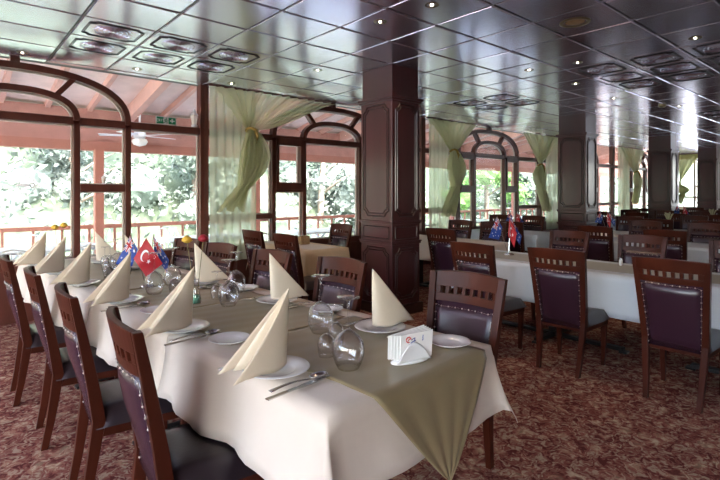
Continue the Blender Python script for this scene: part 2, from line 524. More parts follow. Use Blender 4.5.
# window bays along the front wall
CEN = [-3.92, 0.6, 5.05, 9.65, 14.2, 18.7, 23.2]
POST = [-1.68, 2.76, 7.3, 11.9, 16.5, 21.0]
def arc(cx, rx, zc, rz, rx2, rz2, n=28, a0=0, a1=PI):
    out = []
    for k in range(n + 1):
        a = a0 + (a1 - a0) * k / n
        q = 0.82
        def se(r, rr):
            ca, sa = math.cos(a), math.sin(a)
            return (cx - r * math.copysign(abs(ca) ** q, ca), zc + rr * abs(sa) ** q)
        out.append((se(rx, rz), se(rx2, rz2)))
    return out
wnum = 0
for ci, cx in enumerate(CEN):
    if ci == 0 or ci == 6:
        continue
    wnum += 1
    L, R = POST[ci - 1], POST[ci]
    root = struct(empty('window_%d' % wnum, (cx, YW, 0)))
    lx, rx_ = L - cx, R - cx
    f = MB()
    ya, yb = -0.05, 0.05
    ho, hi, fw = 1.17, 0.60, 0.035
    zt = 2.30
    f.box(lx + 0.06, rx_ - 0.06, ya, yb, zt - .045, zt + .045)          # transom
    for s in (-1, 1):
        for xx, top in ((s * hi, zt), (s * ho, zt)):
            f.box(xx - fw, xx + fw, ya, yb, 0.55, top)
        # narrow bay: casement over fixed light
        xa, xb = sorted((s * (hi + fw), s * (ho - fw)))
        f.box(xa, xb, ya, yb, 1.46, 1.55)
        f.box(xa, xb, ya, yb, 0.58, 0.68)
        if ci != 1:
            for u, v in ((xa, xa + .05), (xb - .05, xb)):
                f.box(u, v, ya - .02, yb, 1.55, zt)
            f.box(xa, xb, ya - .02, yb, zt - .11, zt)
            f.box(xa, xb, ya - .02, yb, 1.5, 1.60)
        # side light
        xa, xb = sorted((s * (ho + fw), (rx_ if s > 0 else lx) - s * .06))
        f.box(xa, xb, ya, yb, 0.58, 0.68)
        if not (ci == 1 and s > 0):
            f.box(xa, xb, ya, yb, 1.05, 1.12)
        # spokes
        a = math.radians(52)
        p0 = Vector((s * hi * math.cos(a), 0, zt + .32 * math.sin(a)))
        p1 = Vector((s * ho * math.cos(math.radians(60)), 0, zt + .56 * math.sin(math.radians(60)) + .03))
        d = (p1 - p0).normalized()
        n_ = Vector((-d.z, 0, d.x)) * .03
        f.add([p0 - n_ + Vector((0, ya, 0)), p0 + n_ + Vector((0, ya, 0)), p1 + n_ + Vector((0, ya, 0)), p1 - n_ + Vector((0, ya, 0)),
               p0 - n_ + Vector((0, yb, 0)), p0 + n_ + Vector((0, yb, 0)), p1 + n_ + Vector((0, yb, 0)), p1 - n_ + Vector((0, yb, 0))],
              [(0, 1, 2, 3), (7, 6, 5, 4), (0, 4, 5, 1), (1, 5, 6, 2), (2, 6, 7, 3), (3, 7, 4, 0)])
    f.box(-hi, hi, ya, yb, 0.58, 0.68)
    f.strip(arc(0, ho + fw, zt, 0.60, ho - fw, 0.525), ya - .01, yb)
    f.strip(arc(0, hi + fw, zt, 0.35, hi - fw, 0.28), ya - .01, yb)
    f.box(-0.045, 0.045, ya, yb, zt + .58, CZ)
    # posts at the bay ends
    f.box(lx - (0.0 if ci > 1 else 0), lx + 0.06, ya - .02, yb + .02, 0, CZ)
    f.box(rx_ - 0.06, rx_, ya - .02, yb + .02, 0, CZ)
    f.build('window_frame', 'frame', root, bevel=.006)
    # pale glazing beads lining the openings
    g = MB()
    def bead(xa, xb, za, zb):
        t = .014
        g.box(xa, xa + t, .02, .055, za, zb)
        g.box(xb - t, xb, .02, .055, za, zb)
        g.box(xa, xb, .02, .055, zb - t, zb)
        g.box(xa, xb, .02, .055, za, za + t)
    bead(-hi + fw, hi - fw, .68, zt - .045)
    for s in (-1, 1):
        xa, xb = sorted((s * (hi + fw), s * (ho - fw)))
        q = .05 if ci != 1 else 0
        bead(xa + q, xb - q, 1.55 + q, zt - .045 - q)
        bead(xa, xb, .68, 1.46)
        xa, xb = sorted((s * (ho + fw), (rx_ if s > 0 else lx) - s * .06))
        if ci == 1 and s > 0:
            bead(xa, xb, .68, zt - .045)
        else:
            bead(xa, xb, 1.12, zt - .045)
            bead(xa, xb, .68, 1.05)
        g.box(xa, xb, .02, .055, zt + .045, zt + .06)
    g.strip(arc(0, ho - fw, zt, 0.525, ho - fw - .014, 0.51), .02, .055)
    g.strip(arc(0, hi - fw, zt, 0.28, hi - fw - .014, 0.266), .02, .055)
    g.build('glazing_bead', 'framelight', root)
    pm = MB()
    pm.box(lx + .03, rx_ - .03, -.004, .004, .6, CZ - .01)
    pm.build('window_pane', 'pane', root)
# handle plates on the casements of the second bay are part of the frame look
# ------------------------------------------------------------------ columns
def panel_ring(m, origin, ux, w, z0, z1, nrm, cut=0.05, t=0.014, dep=0.01):
    """moulded outline with cut corners on a face; origin = face centre (x,y), ux = unit along face, nrm = outward"""
    pts = [(-w + cut, z0), (w - cut, z0), (w - cut * .6, z0 + cut * .6), (w, z0 + cut), (w, z1 - cut), (w - cut * .6, z1 - cut * .6), (w - cut, z1), (-w + cut, z1), (-w + cut * .6, z1 - cut * .6), (-w, z1 - cut), (-w, z0 + cut), (-w + cut * .6, z0 + cut * .6)]
    zc = (z0 + z1) / 2
    vs_, fs = [], []
    for (a, z) in pts:
        sa = 1 - t / w
        a2, z2 = a * sa, zc + (z - zc) * (1 - t / ((z1 - z0) / 2))
        for (aa, z_, d) in ((a, z, 0.001), ((a + a2) / 2, (z + z2) / 2, dep), (a2, z2, 0.001)):
            vs_.append((origin[0] + ux[0] * aa + nrm[0] * d, origin[1] + ux[1] * aa + nrm[1] * d, z_))
    n = len(pts)
    for i in range(n):
        j = (i + 1) % n
        for k in range(2):
            fs.append((i * 3 + k, i * 3 + k + 1, j * 3 + k + 1, j * 3 + k))
    m.add(vs_, fs)

def column():
    root = empty('wooden_column')
    a, b = 0.235, 0.275
    s = MB()
    s.box(-a, a, -b, b, 0.12, 2.56)
    s.build('column_shaft', 'column', root, bevel=.008)
    c = MB()
    c.box(-a + .012, a - .012, -b + .012, b - .012, 2.56, CZ)
    c.build('column_head', 'column', root, bevel=.005)
    t = MB()
    for (e, z0, z1) in ((.030, 2.555, 2.585), (.018, 2.53, 2.556), (.012, 1.075, 1.10), (.02, 1.10, 1.115), (.02, .86, .875), (.012, .835, .86)):
        t.box(-a - e, a + e, -b - e, b + e, z0, z1)
    t.build('column_moulding', 'column', root, bevel=.004)
    pl = MB()
    pl.box(-a - .03, a + .03, -b - .03, b + .03, 0, .12)
    pl.build('column_plinth', 'columngroove', root, bevel=.006)
    m = MB()
    for (o_, ux, nrm, w) in (((-a, 0), (0, 1), (-1, 0), b), ((a, 0), (0, 1), (1, 0), b), ((0, -b), (1, 0), (0, -1), a), ((0, b), (1, 0), (0, 1), a)):
        for (z0, z1) in ((1.16, 2.50), (.19, .80)):
            panel_ring(m, o_, ux, w - .045, z0, z1, nrm, .075, .016, .012)
            panel_ring(m, o_, ux, w - .078, z0 + .035, z1 - .035, nrm, .065, .012, .009)
        panel_ring(m, o_, ux, w - .045, .90, 1.05, nrm, .012, .014, .01)
    m.build('panel_moulding', 'columngroove', root)
    return root
CP = Proto(column())
for (x, y, lab) in [(4.17, 4.28, 'nearest square mahogany column with moulded panels, rising behind the front table'),
                    (9.38, 4.40, 'second square mahogany column from the front, behind the white covered long table'),
                    (14.6, 4.55, 'third mahogany column from the front, seen small beyond the far tables'),
                    (19.75, 4.75, 'farthest dark column at the right edge of the view')]:
    CP.put((x, y, 0), 0, lab, 'column')
struct(MB().box(21.3, 21.46, 6.12, 6.28, 0, CZ).build('trim_3', 'ivory'))

# ------------------------------------------------------------------ terrace and outside
struct(MB().box(-30, 60, YW + .1, 10.4, -0.25, -0.12).build('terrace_floor', 'paving'))
rf = MB()
rf.add([(-12, YW + .1, 3.48), (30, YW + .1, 3.48), (30, 9.9, 2.86), (-12, 9.9, 2.86), (-12, YW + .1, 3.54), (30, YW + .1, 3.54), (30, 9.9, 2.92), (-12, 9.9, 2.92)],
       [(0, 1, 2, 3), (7, 6, 5, 4), (0, 4, 5, 1), (1, 5, 6, 2), (2, 6, 7, 3), (3, 7, 4, 0)])
terr = empty('terrace_canopy', (0, 9.5, 0))
def rel(mb):
    mb.v = [(x, y - 9.5, z) for (x, y, z) in mb.v]
    return mb
rel(rf).build('board_roof', 'board', terr)
k = 0
for x in [i * 0.62 - 8.0 for i in range(52)]:
    r = MB()
    big = (k % 4 == 1)
    h = .26 if big else .11
    wd = .06 if big else .035
    r.add([(x - wd, YW + .1, 3.48 - h), (x + wd, YW + .1, 3.48 - h), (x + wd, 9.7, 2.91 - h), (x - wd, 9.7, 2.91 - h),
           (x - wd, YW + .1, 3.485), (x + wd, YW + .1, 3.485), (x + wd, 9.7, 2.905), (x - wd, 9.7, 2.905)],
          [(3, 2, 1, 0), (4, 5, 6, 7), (0, 1, 5, 4), (1, 2, 6, 5), (2, 3, 7, 6), (3, 0, 4, 7)])
    rel(r).build('rafter', 'rafter', terr)
    k += 1
rel(MB().box(-12, 30, 9.42, 9.56, 2.18, 2.90)).build('edge_beam', 'terrabeam', terr)
rel(MB().box(-12, 30, 9.38, 9.42, 2.18, 2.34)).build('fascia', 'terrapost', terr)
for x in (-4.9, -1.55, 2.05, 5.1, 8.4, 11.8, 15.2, 18.6, 22):
    rel(MB().box(x - .07, x + .07, 9.30, 9.44, -.12, 2.2)).build('post', 'terrapost', terr, bevel=.006)
tag(terr, 'terracotta painted timber canopy with sloping pink rafters over the terrace outside', 'canopy')
rail = empty('terrace_railing', (0, 9.75, 0))
rb = MB().box(-12, 30, -.04, .04, .80, .87)
rb.build('handrail', 'terrapost', rail)
MB().box(-12, 30, -.02, .02, .02, .06).build('bottom_rail', 'terrapost', rail)
bpro = None
x = -6
while x < 24:
    if bpro is None:
        bpro = MB().box(-.018, .018, -.018, .018, -.12, .8).build('baluster', 'terrapost', rail)
        bpro.location = (x, 0, 0)
    else:
        q_ = dup(bpro, (x, 0, 0), parent=rail)
    x += .42
tag(rail, 'long terracotta railing with thin uprights along the terrace edge', 'railing')

# hillside and trees
def hill(u, v):
    x = -60 + 150 * u
    y = 13 + 75 * v
    z = -4 + 46 * (v ** 0.75) + 2.2 * noise.noise(Vector((x * .08, y * .08, 0)))
    return (x, y, z)
hm = MB()
hm.grid(hill, 60, 30)
struct(hm.build('hillside_ground', 'hill', smooth=True))
struct(MB().box(-80, 90, 10.4, 14, -4.2, -4.0).build('ground_outside', 'hill'))

rb_ = random.Random(5)
ub = MB()
uv_, uf_ = [], []
for k in range(2600):
    u = rb_.uniform(.34, .78)
    v = rb_.random() ** 1.8 * .5
    hx, hy, hz = hill(u, v)
    sz = .30 + v * 2.2
    for q in range(16):
        p_ = Vector((hx + rb_.gauss(0, sz), hy + rb_.gauss(0, sz), hz + abs(rb_.gauss(0, sz * 1.3))))
        a = Vector((rb_.gauss(0, 1), rb_.gauss(0, 1), rb_.gauss(0, 1))).normalized()
        b = a.orthogonal().normalized()
        w_ = (.10 + v * .4) * rb_.uniform(.7, 1.5)
        n = len(uv_)
        uv_ += [p_ - a * w_, p_ + b * w_ * .6, p_ + a * w_, p_ - b * w_ * .6]
        uf_.append((n, n + 1, n + 2, n + 3))
ub.add(uv_, uf_)
uo = ub.build('undergrowth', 'fol2')
tag(uo, 'pale leafy undergrowth covering the hillside beyond the railing', 'undergrowth')
uo['kind'] = 'stuff'

def blob(m, c, r, seed, n=14):
    rnd = random.Random(seed)
    off = Vector((rnd.uniform(-50, 50), rnd.uniform(-50, 50), 0))
    vs_, fs = [], []
    for j in range(n + 1):
        th = PI * j / n
        for i in range(n * 2):
            ph = PI * i / n
            d = Vector((math.sin(th) * math.cos(ph), math.sin(th) * math.sin(ph), math.cos(th)))
            rr = r * (1 + .38 * noise.noise(d * 2.6 + off) + .20 * noise.noise(d * 7 + off))
            vs_.append(c + Vector((d.x, d.y, d.z * .85)) * rr)
    for j in range(n):
        for i in range(n * 2):
            i2 = (i + 1) % (n * 2)
            fs.append((j * n * 2 + i, j * n * 2 + i2, (j + 1) * n * 2 + i2, (j + 1) * n * 2 + i))
    m.add(vs_, fs)

def tree(seed, folmat, h=7.0, w=2.4):
    rnd = random.Random(seed)
    root = empty('tree')
    t = MB()
    t.tube([(0, 0, -0.5), (.1, 0, h * .3), (-.05, .1, h * .6), (.1, 0, h * .85)], [.22, .16, .11, .04], 8)
    for k in range(6):
        a = k * 1.05 + rnd.random()
        z = h * (.35 + .08 * k)
        t.tube([(0, 0, z), (math.cos(a) * w * .4, math.sin(a) * w * .4, z + h * .1), (math.cos(a) * w * .75, math.sin(a) * w * .75, z + h * .16)], [.08, .05, .02], 5)
    t.build('trunk', 'bark', root, smooth=True)
    fm = MB()
    cs = []
    for k in range(15):
        a = rnd.random() * 2 * PI
        q = rnd.random()
        z = h * (.22 + .78 * q)
        rad = w * (0.9 - .65 * q) * (rnd.random() ** .5)
        c = Vector((math.cos(a) * rad, math.sin(a) * rad, z))
        r = w * rnd.uniform(.25, .42)
        cs.append((c, r))
        blob(fm, c, r * .8, seed * 100 + k, 9)
    vs_, fs = [], []
    for k in range(5200):
        c, r = cs[rnd.randrange(len(cs))]
        d = Vector((rnd.gauss(0, 1), rnd.gauss(0, 1), rnd.gauss(0, 1))).normalized()
        p_ = c + d * r * rnd.uniform(.72, 1.28)
        a = Vector((rnd.gauss(0, 1), rnd.gauss(0, 1), rnd.gauss(0, 1))).normalized()
        b = a.cross(d)
        if b.length < .05:
            continue
        b.normalize()
        s_ = rnd.uniform(.06, .14)
        n = len(vs_)
        vs_ += [p_ - a * s_, p_ + b * s_ * .5, p_ + a * s_, p_ - b * s_ * .5]
        fs.append((n, n + 1, n + 2, n + 3))
    fm.add(vs_, fs)
    fm.build('foliage', folmat, root)
    return root
T = [Proto(tree(1, 'fol1')), Proto(tree(2, 'fol2', 6.5, 2.8)), Proto(tree(3, 'fol3', 6.5, 2.6))]
rt = random.Random(11)
tword = ['leftmost', 'second from left', 'third from left', 'fourth from left', 'fifth from left', 'sixth from left', 'seventh from left', 'rightmost']
tg = ['pale green trees on the hillside', 'silvery trees on the hillside', 'fresh green trees close to the terrace']
for row, (yy, n, sc) in enumerate([(15.5, 8, .9), (22, 8, 1.1), (31, 7, 1.3), (46, 6, 1.7)]):
    for i in range(n):
        xx = -3 + (i + rt.uniform(-.3, .3)) * (4.9 + row * 1.9)
        v = (yy - 13) / 75
        zz_ = -4 + 46 * (v ** .75) - .3
        q = 2 if (row < 2 and 17 < xx < 25) else rt.randrange(2)
        T[q].put((xx, yy + rt.uniform(-1, 1), zz_), rt.random() * 6, '%s tree outside, %s in the %s row up the hillside' % (['pale green', 'silvery green', 'fresh green'][q], tword[i], ['nearest', 'second', 'third', 'highest'][row]), 'tree', tg[q], sc * rt.uniform(.85, 1.1))

# ------------------------------------------------------------------ window furniture: curtains, sign, lanterns, fan
def sheer_panel(x0, x1, z0, z1, seed, amp=.03):
    n = max(12, int((x1 - x0) * 60))
    ph = seed * 1.7
    def fn(u, v):
        x = x0 + (x1 - x0) * u
        y = amp * math.sin(u * (x1 - x0) * 52 + ph + .5 * math.sin(v * 4 + u * 9)) * (.5 + .5 * (1 - v)) + .012 * math.sin(u * (x1 - x0) * 23 + 2)
        return (x, y, z1 + (z0 - z1) * (v))
    return MB().grid(fn, n, 14)

def drape(x0, x1, tx, tz, ex, ez, tie2, seed):
    """x0..x1 = top edge at the ceiling, (tx,tz) tie point, (ex,ez) end of the tail, tie2 = second gather"""
    K = 27
    def fn(u, v):
        w0 = .13
        if v < .5:
            t = v / .5
            xt = x0 + (x1 - x0) * u
            xb = tx + (u - .5) * w0
            e = t ** .9
            x = xt * (1 - e) + xb * e
            # cloth farther from the tie sags in a curve
            far = abs(xt - tx)
            zt = CZ - .03
            zb = tz - .10 * far * (1 - t) * t * 3
            z = zt + (zb - zt) * (t ** (1 + .35 * (far < .5)))
            amp = .05 * (1 - .45 * t)
        else:
            t = (v - .5) / .5
            cx = tx + (ex - tx) * t + .12 * math.sin(t * PI * 1.3) * (1 if x1 > x0 else -1)
            wd = w0 + .30 * math.sin(min(1, t / tie2) * PI) * (t < tie2) + (.0 if t < tie2 else .28 * ((t - tie2) / (1 - tie2)))
            x = cx + (u - .5) * wd
            z = tz + (ez - tz) * t - .05 * math.sin(u * 14 + seed) * t
            amp = .05 + .035 * math.sin(t * PI)
        y = amp * math.sin(u * PI * 2 * K * .5 + seed + v * 3) + .02 * math.sin(u * 31 + v * 7 + seed)
        return (x, y - .05 - (.03 if v > .5 else 0), z)
    return MB().grid(fn, 110, 46)

def curtain(xs, xd, tie, end, t2, label, seed, group=None):
    root = empty('curtain', (xs[0], YW - .17, 0))
    o = Vector((-xs[0], 0, 0))
    def sh(m):
        m.v = [(a - xs[0], b, c) for (a, b, c) in m.v]
        return m
    sh(sheer_panel(xs[0], xs[1], .48, CZ - .02, seed)).build('sheer_panel', 'sheer', root, smooth=True)
    sh(drape(xd[0], xd[1], tie[0], tie[1], end[0], end[1], t2, seed)).build('drape', 'drape', root, smooth=True)
    tb = MB()
    tb.tube([(tie[0] + .085 * math.cos(a), -.07 + .075 * math.sin(a), tie[1] + .02 * math.sin(a * 2)) for a in [k * PI / 8 for k in range(17)]], .022, 6)
    tb.tube([(tie[0] + .02, -.14, tie[1] - .01), (tie[0] + .04, -.16, tie[1] - .10), (tie[0] + .03, -.15, tie[1] - .2)], [.03, .025, .008], 6)
    sh(tb).build('tieback', 'gold', root, smooth=True)
    sh(MB().tube([(min(xs[0], xd[0]) - .02, 0, CZ - .012), (max(xs[1], xd[1]) + .02, 0, CZ - .012)], .012, 6)).build('curtain_rail', 'frame', root)
    return tag(root, label, 'curtain', group)

curtain((2.80, 3.50), (2.83, 4.95), (3.40, 2.36), (3.16, 1.22), .72, 'voile curtain with gold tie between the front left window and nearest column', 1)
curtain((7.34, 7.95), (7.3, 8.85), (8.05, 2.32), (7.95, 1.0), .55, 'voile curtain left of the middle arched window, just right of nearest column', 2)
curtain((11.95, 12.9), (12.6, 10.75), (11.55, 2.15), (11.75, 1.0), .5, 'green voile curtain on the right of the middle arched window', 3)
curtain((16.6, 17.5), (16.6, 18.6), (17.9, 2.15), (17.85, 1.1), .5, 'small green curtain beside the dark post, left of the third column', 4)
# far curtain on the end wall
root = empty('curtain', (X1 - .36, 6.3, 0))
root.rotation_euler = (0, 0, PI / 2)
m = drape(-.02, -.86, -.12, 1.75, -.14, 1.05, .5, 5)
m.build('drape', 'drape2', root, smooth=True)
MB().tube([(0.1, 0, 2.93), (-.95, 0, 2.93)], .015, 6).build('curtain_rail', 'frame', root)
tag(root, 'gold and green curtain swagged across the far end window, between third and farthest columns', 'curtain')

# green exit sign on the transom
root = empty('exit_sign', (2.22, YW - .10, 2.345))
MB().box(-.13, .13, -.008, .012, 0, .10).build('sign_board', 'ivory', root, bevel=.003)
MB().box(-.122, -.035, -.013, -.008, .008, .092).build('green_panel', 'green', root)
MB().box(.03, .122, -.013, -.008, .008, .092).build('green_panel', 'green', root)
g = MB()
for pts in [[(-.028, .052), (.0, .066), (.02, .05)], [(-.002, .07), (-.006, .042)], [(-.006, .042), (.012, .03), (.008, .012)], [(-.006, .042), (-.018, .026), (-.03, .022)]]:
    g.tube([(a, -.012, b) for a, b in pts], .0045, 5)
g.lathe([(0.0001, -.008), (.008, 0), (.0001, .008)], 8, (.002, -.012, .082))
g.build('running_figure', 'green', root)
a_ = MB()
a_.box(.045, .108, -.0155, -.013, .043, .057)
a_.add([(.076, -.0155, .022), (.062, -.0155, .036), (.09, -.0155, .036), (.076, -.0155, .082), (.062, -.0155, .066), (.09, -.0155, .066)], [(0, 1, 2), (3, 5, 4)])
a_.box(.070, .082, -.0155, -.013, .034, .068)
a_.build('arrow', 'flagwhite', root)
def letters(cx, cz, h, y0):
    w, t = h * .55, h * .2
    G = {'E': [((0, 0), (0, 1)), ((0, 0), (1, 0)), ((0, .5), (.8, .5)), ((0, 1), (1, 1))], 'X': [((0, 0), (1, 1)), ((0, 1), (1, 0))], 'I': [((.5, 0), (.5, 1))], 'T': [((0, 1), (1, 1)), ((.5, 0), (.5, 1))]}
    for k, c_ in enumerate('EXIT'):
        m = MB()
        x = cx + (k - 1.5) * w * 1.35 - w / 2
        pts = G[c_]
        for (a, b_) in pts:
            m.tube([(x + a[0] * w, y0, cz - h / 2 + a[1] * h), (x + b_[0] * w, y0, cz - h / 2 + b_[1] * h)], t * .45, 4)
        m.build('letter', 'flagwhite', root)
letters(-.078, .05, .034, -.0145)
tag(root, 'green and white exit sign standing on the brown window transom', 'exit sign')

# diamond sticker on the pane
root = empty('diamond_sticker', (0.72, YW - .012, 1.53))
g = MB()
r0, r1 = .115, .103
P4 = [(0, -1), (1, 0), (0, 1), (-1, 0)]
g.add([(a * r0, 0, b * r0) for a, b in P4] + [(a * r1, 0, b * r1) for a, b in P4], [(k, (k + 1) % 4, 4 + (k + 1) % 4, 4 + k) for k in range(4)])
g.build('outline', 'flagwhite', root, thick=.002)
g = MB()
g.add([(-.10, 0, -.004), (-.03, 0, -.018), (.03, 0, -.008), (.03, 0, .008), (-.03, 0, .018), (-.10, 0, .01)], [(0, 1, 2, 3, 4, 5)])
g.add([(.045 + .032 * math.cos(k * PI / 8), 0, .03 * math.sin(k * PI / 8)) for k in range(16)] + [(.045 + .016 * math.cos(k * PI / 8), 0, .015 * math.sin(k * PI / 8)) for k in range(16)],
      [(k, (k + 1) % 16, 16 + (k + 1) % 16, 16 + k) for k in range(16)])
g.build('emblem', 'flagwhite', root, thick=.002)
tag(root, 'white diamond outline sticker with small emblem on the left window pane', 'sticker')

def lantern(loc, label, s=1.0):
    root = empty('lantern', loc)
    root.scale = (s, s, s)
    MB().lathe([(.001, .0), (.05, .005), (.055, .03), (.03, .04)], 6).build('base', 'whitemetal', root)
    MB().lathe([(.04, .04), (.062, .17), (.045, .2)], 6).build('glass_shade', 'opal', root)
    MB().lathe([(.07, .19), (.055, .215), (.02, .25), (.008, .29), (.001, .3)], 6).build('cap', 'whitemetal', root)
    tag(root, label, 'lantern')
lantern((2.6, YW - .10, 2.345), 'white lantern on the transom beside the curtain post', .85)
lantern((1.48, YW - .08, 1.55), 'small white lantern on the lower crossbar of the front window', .42)

root = empty('ceiling_fan', (2.62, 9.0, 2.40))
MB().tube([(0, 0, .1), (0, 0, .6)], .018, 8).build('down_rod', 'whitemetal', root)
MB().lathe([(.001, .13), (.09, .12), (.11, .06), (.08, .0), (.04, -.02)], 20).build('motor', 'whitemetal', root, smooth=True)
MB().lathe([(.11, -.01), (.135, -.05), (.10, -.11), (.001, -.14)], 20).build('lamp_bowl', 'opal', root, smooth=True)
for k in range(5):
    a = k * 2 * PI / 5 + .2
    b = MB().grid(lambda u, v: ((.13 + .52 * u) * math.cos(a) - (v - .5) * (.09 + .05 * u) * math.sin(a), (.13 + .52 * u) * math.sin(a) + (v - .5) * (.09 + .05 * u) * math.cos(a), .05 + .02 * (v - .5)), 6, 1)
    b.build('blade', 'whitemetal', root, thick=.008)
tag(root, 'white ceiling fan with opal lamp under the canopy outside', 'ceiling fan')

# ------------------------------------------------------------------ ceiling fittings
def downlight():
    root = empty('downlight')
    MB().lathe([(.036, .0), (.052, -.004), (.058, .002), (.058, .01)], 24).build('trim_ring', 'bronze', root, smooth=True)
    MB().lathe([(.036, -.001), (.03, .006), (.001, .006)], 20).build('reflector', 'steel', root, smooth=True)
    MB().lathe([(.012, .004), (.009, -.006), (.001, -.008)], 10).build('bulb', 'lamp', root, smooth=True)
    return root
DL = Proto(downlight())
for (x, y, lab) in [(2.91, 3.11, 'recessed downlight in the ceiling nearest the wooden column'),
                    (2.96, 2.56, 'recessed downlight at the very top edge, right of the one by the column'),
                    (5.43, 3.14, 'recessed downlight between the first column and the round vent'),
                    (5.55, 2.60, 'upper of two close downlights, left of the right hand rosettes'),
                    (6.60, 3.12, 'lower of two close downlights, above the second column'),
                    (5.53, 1.44, 'downlight right of the round vent, above the rosettes'),
                    (8.07, 3.2, 'small downlight beyond the second column, below the rosettes'),
                    (0.64, 6.3, 'downlight above the outer arch of the front left window'),
                    (1.78, 6.22, 'downlight by the window wall between front arch and exit sign'),
                    (3.0, 6.2, 'downlight just above the curtain next to the front window'),
                    (3.47, 4.83, 'downlight over the window table left of the nearest column'),
                    (9.67, 2.76, 'tiny downlight far back, right of the third column')]:
    DL.put((x, y, CZ - .001), 0, lab, 'downlight')
for (x, y, e) in [(2.91, 3.11, 10), (2.96, 2.56, 10), (3.72, 3.75, 6), (5.53, 1.44, 8), (5.55, 2.6, 8), (6.6, 3.12, 8), (3.47, 4.83, 8)]:
    l = bpy.data.lights.new('downlight_beam', 'SPOT')
    l.energy = e
    l.color = (1, .72, .45)
    l.spot_size = math.radians(110)
    l.spot_blend = .6
    l.shadow_soft_size = .03
    lo = bpy.data.objects.new('downlight_beam', l)
    C.objects.link(lo)
    lo.location = (x, y, CZ - .03)
root = empty('ceiling_vent', (4.22, 2.0, CZ))
MB().lathe([(.085, .004), (.10, -.008), (.125, -.006), (.13, .003)], 32).build('vent_ring', 'bronze', root, smooth=True)
MB().lathe([(.086, .002), (.06, -.006), (.001, -.008)], 32).build('speaker_grille', 'tan', root, smooth=True)
tag(root, 'round bronze speaker grille set in a dark ceiling panel', 'ceiling speaker')
for (x, y, lab) in [(9.3, 2.9, 'small dome detector hanging from the ceiling beyond the right hand rosettes')]:
    root = empty('smoke_detector', (x, y, CZ))
    MB().lathe([(.06, .002), (.06, -.02), (.045, -.045), (.001, -.05)], 20).build('detector_body', 'bronze', root, smooth=True)
    tag(root, lab, 'smoke detector')

# ------------------------------------------------------------------ chair
def yb(z):
    if z < .42:
        return -.255 + (.065) * (z / .42) ** .8
    return -.19 - .105 * ((z - .42) / .58) ** 1.15
def xh(z):
    return .178 + .022 * min(1, z / .42) + .034 * max(0, (z - .42) / .58)
def bk(u, z, off=0):
    bow = .038 * (1 - u * u) * min(1, max(0, (z - .36) / .35))
    return (u * xh(z), yb(z) - bow - off, z)
def plate(m, u0, u1, z0, z1, nu, nz, th, crown=0, pad=0):
    """thick curved slab on the chair back surface"""
    def f(u, v, o):
        uu = u0 + (u1 - u0) * u
        zt = z1 + crown * (1 - uu * uu)
        z = z0 + (zt - z0) * v
        pd = pad * (1 - (2 * u - 1) ** 4) * (1 - (2 * v - 1) ** 4)
        return bk(uu, z, o * (th / 2 + pd))
    n1 = (nu + 1) * (nz + 1)
    vs_ = [f(i / nu, j / nz, 1) for j in range(nz + 1) for i in range(nu + 1)] + [f(i / nu, j / nz, -1) for j in range(nz + 1) for i in range(nu + 1)]
    fs = []
    for j in range(nz):
        for i in range(nu):
            a, b, c, d = j * (nu + 1) + i, j * (nu + 1) + i + 1, (j + 1) * (nu + 1) + i + 1, (j + 1) * (nu + 1) + i
            fs.append((a, b, c, d))
            fs.append((d + n1, c + n1, b + n1, a + n1))
    for i in range(nu):
        a, b = i, i + 1
        fs.append((b, a, a + n1, b + n1))
        a, b = nz * (nu + 1) + i, nz * (nu + 1) + i + 1
        fs.append((a, b, b + n1, a + n1))
    for j in range(nz):
        a, b = j * (nu + 1), (j + 1) * (nu + 1)
        fs.append((a, b, b + n1, a + n1))
        a, b = j * (nu + 1) + nu, (j + 1) * (nu + 1) + nu
        fs.append((b, a, a + n1, b + n1))
    m.add(vs_, fs)

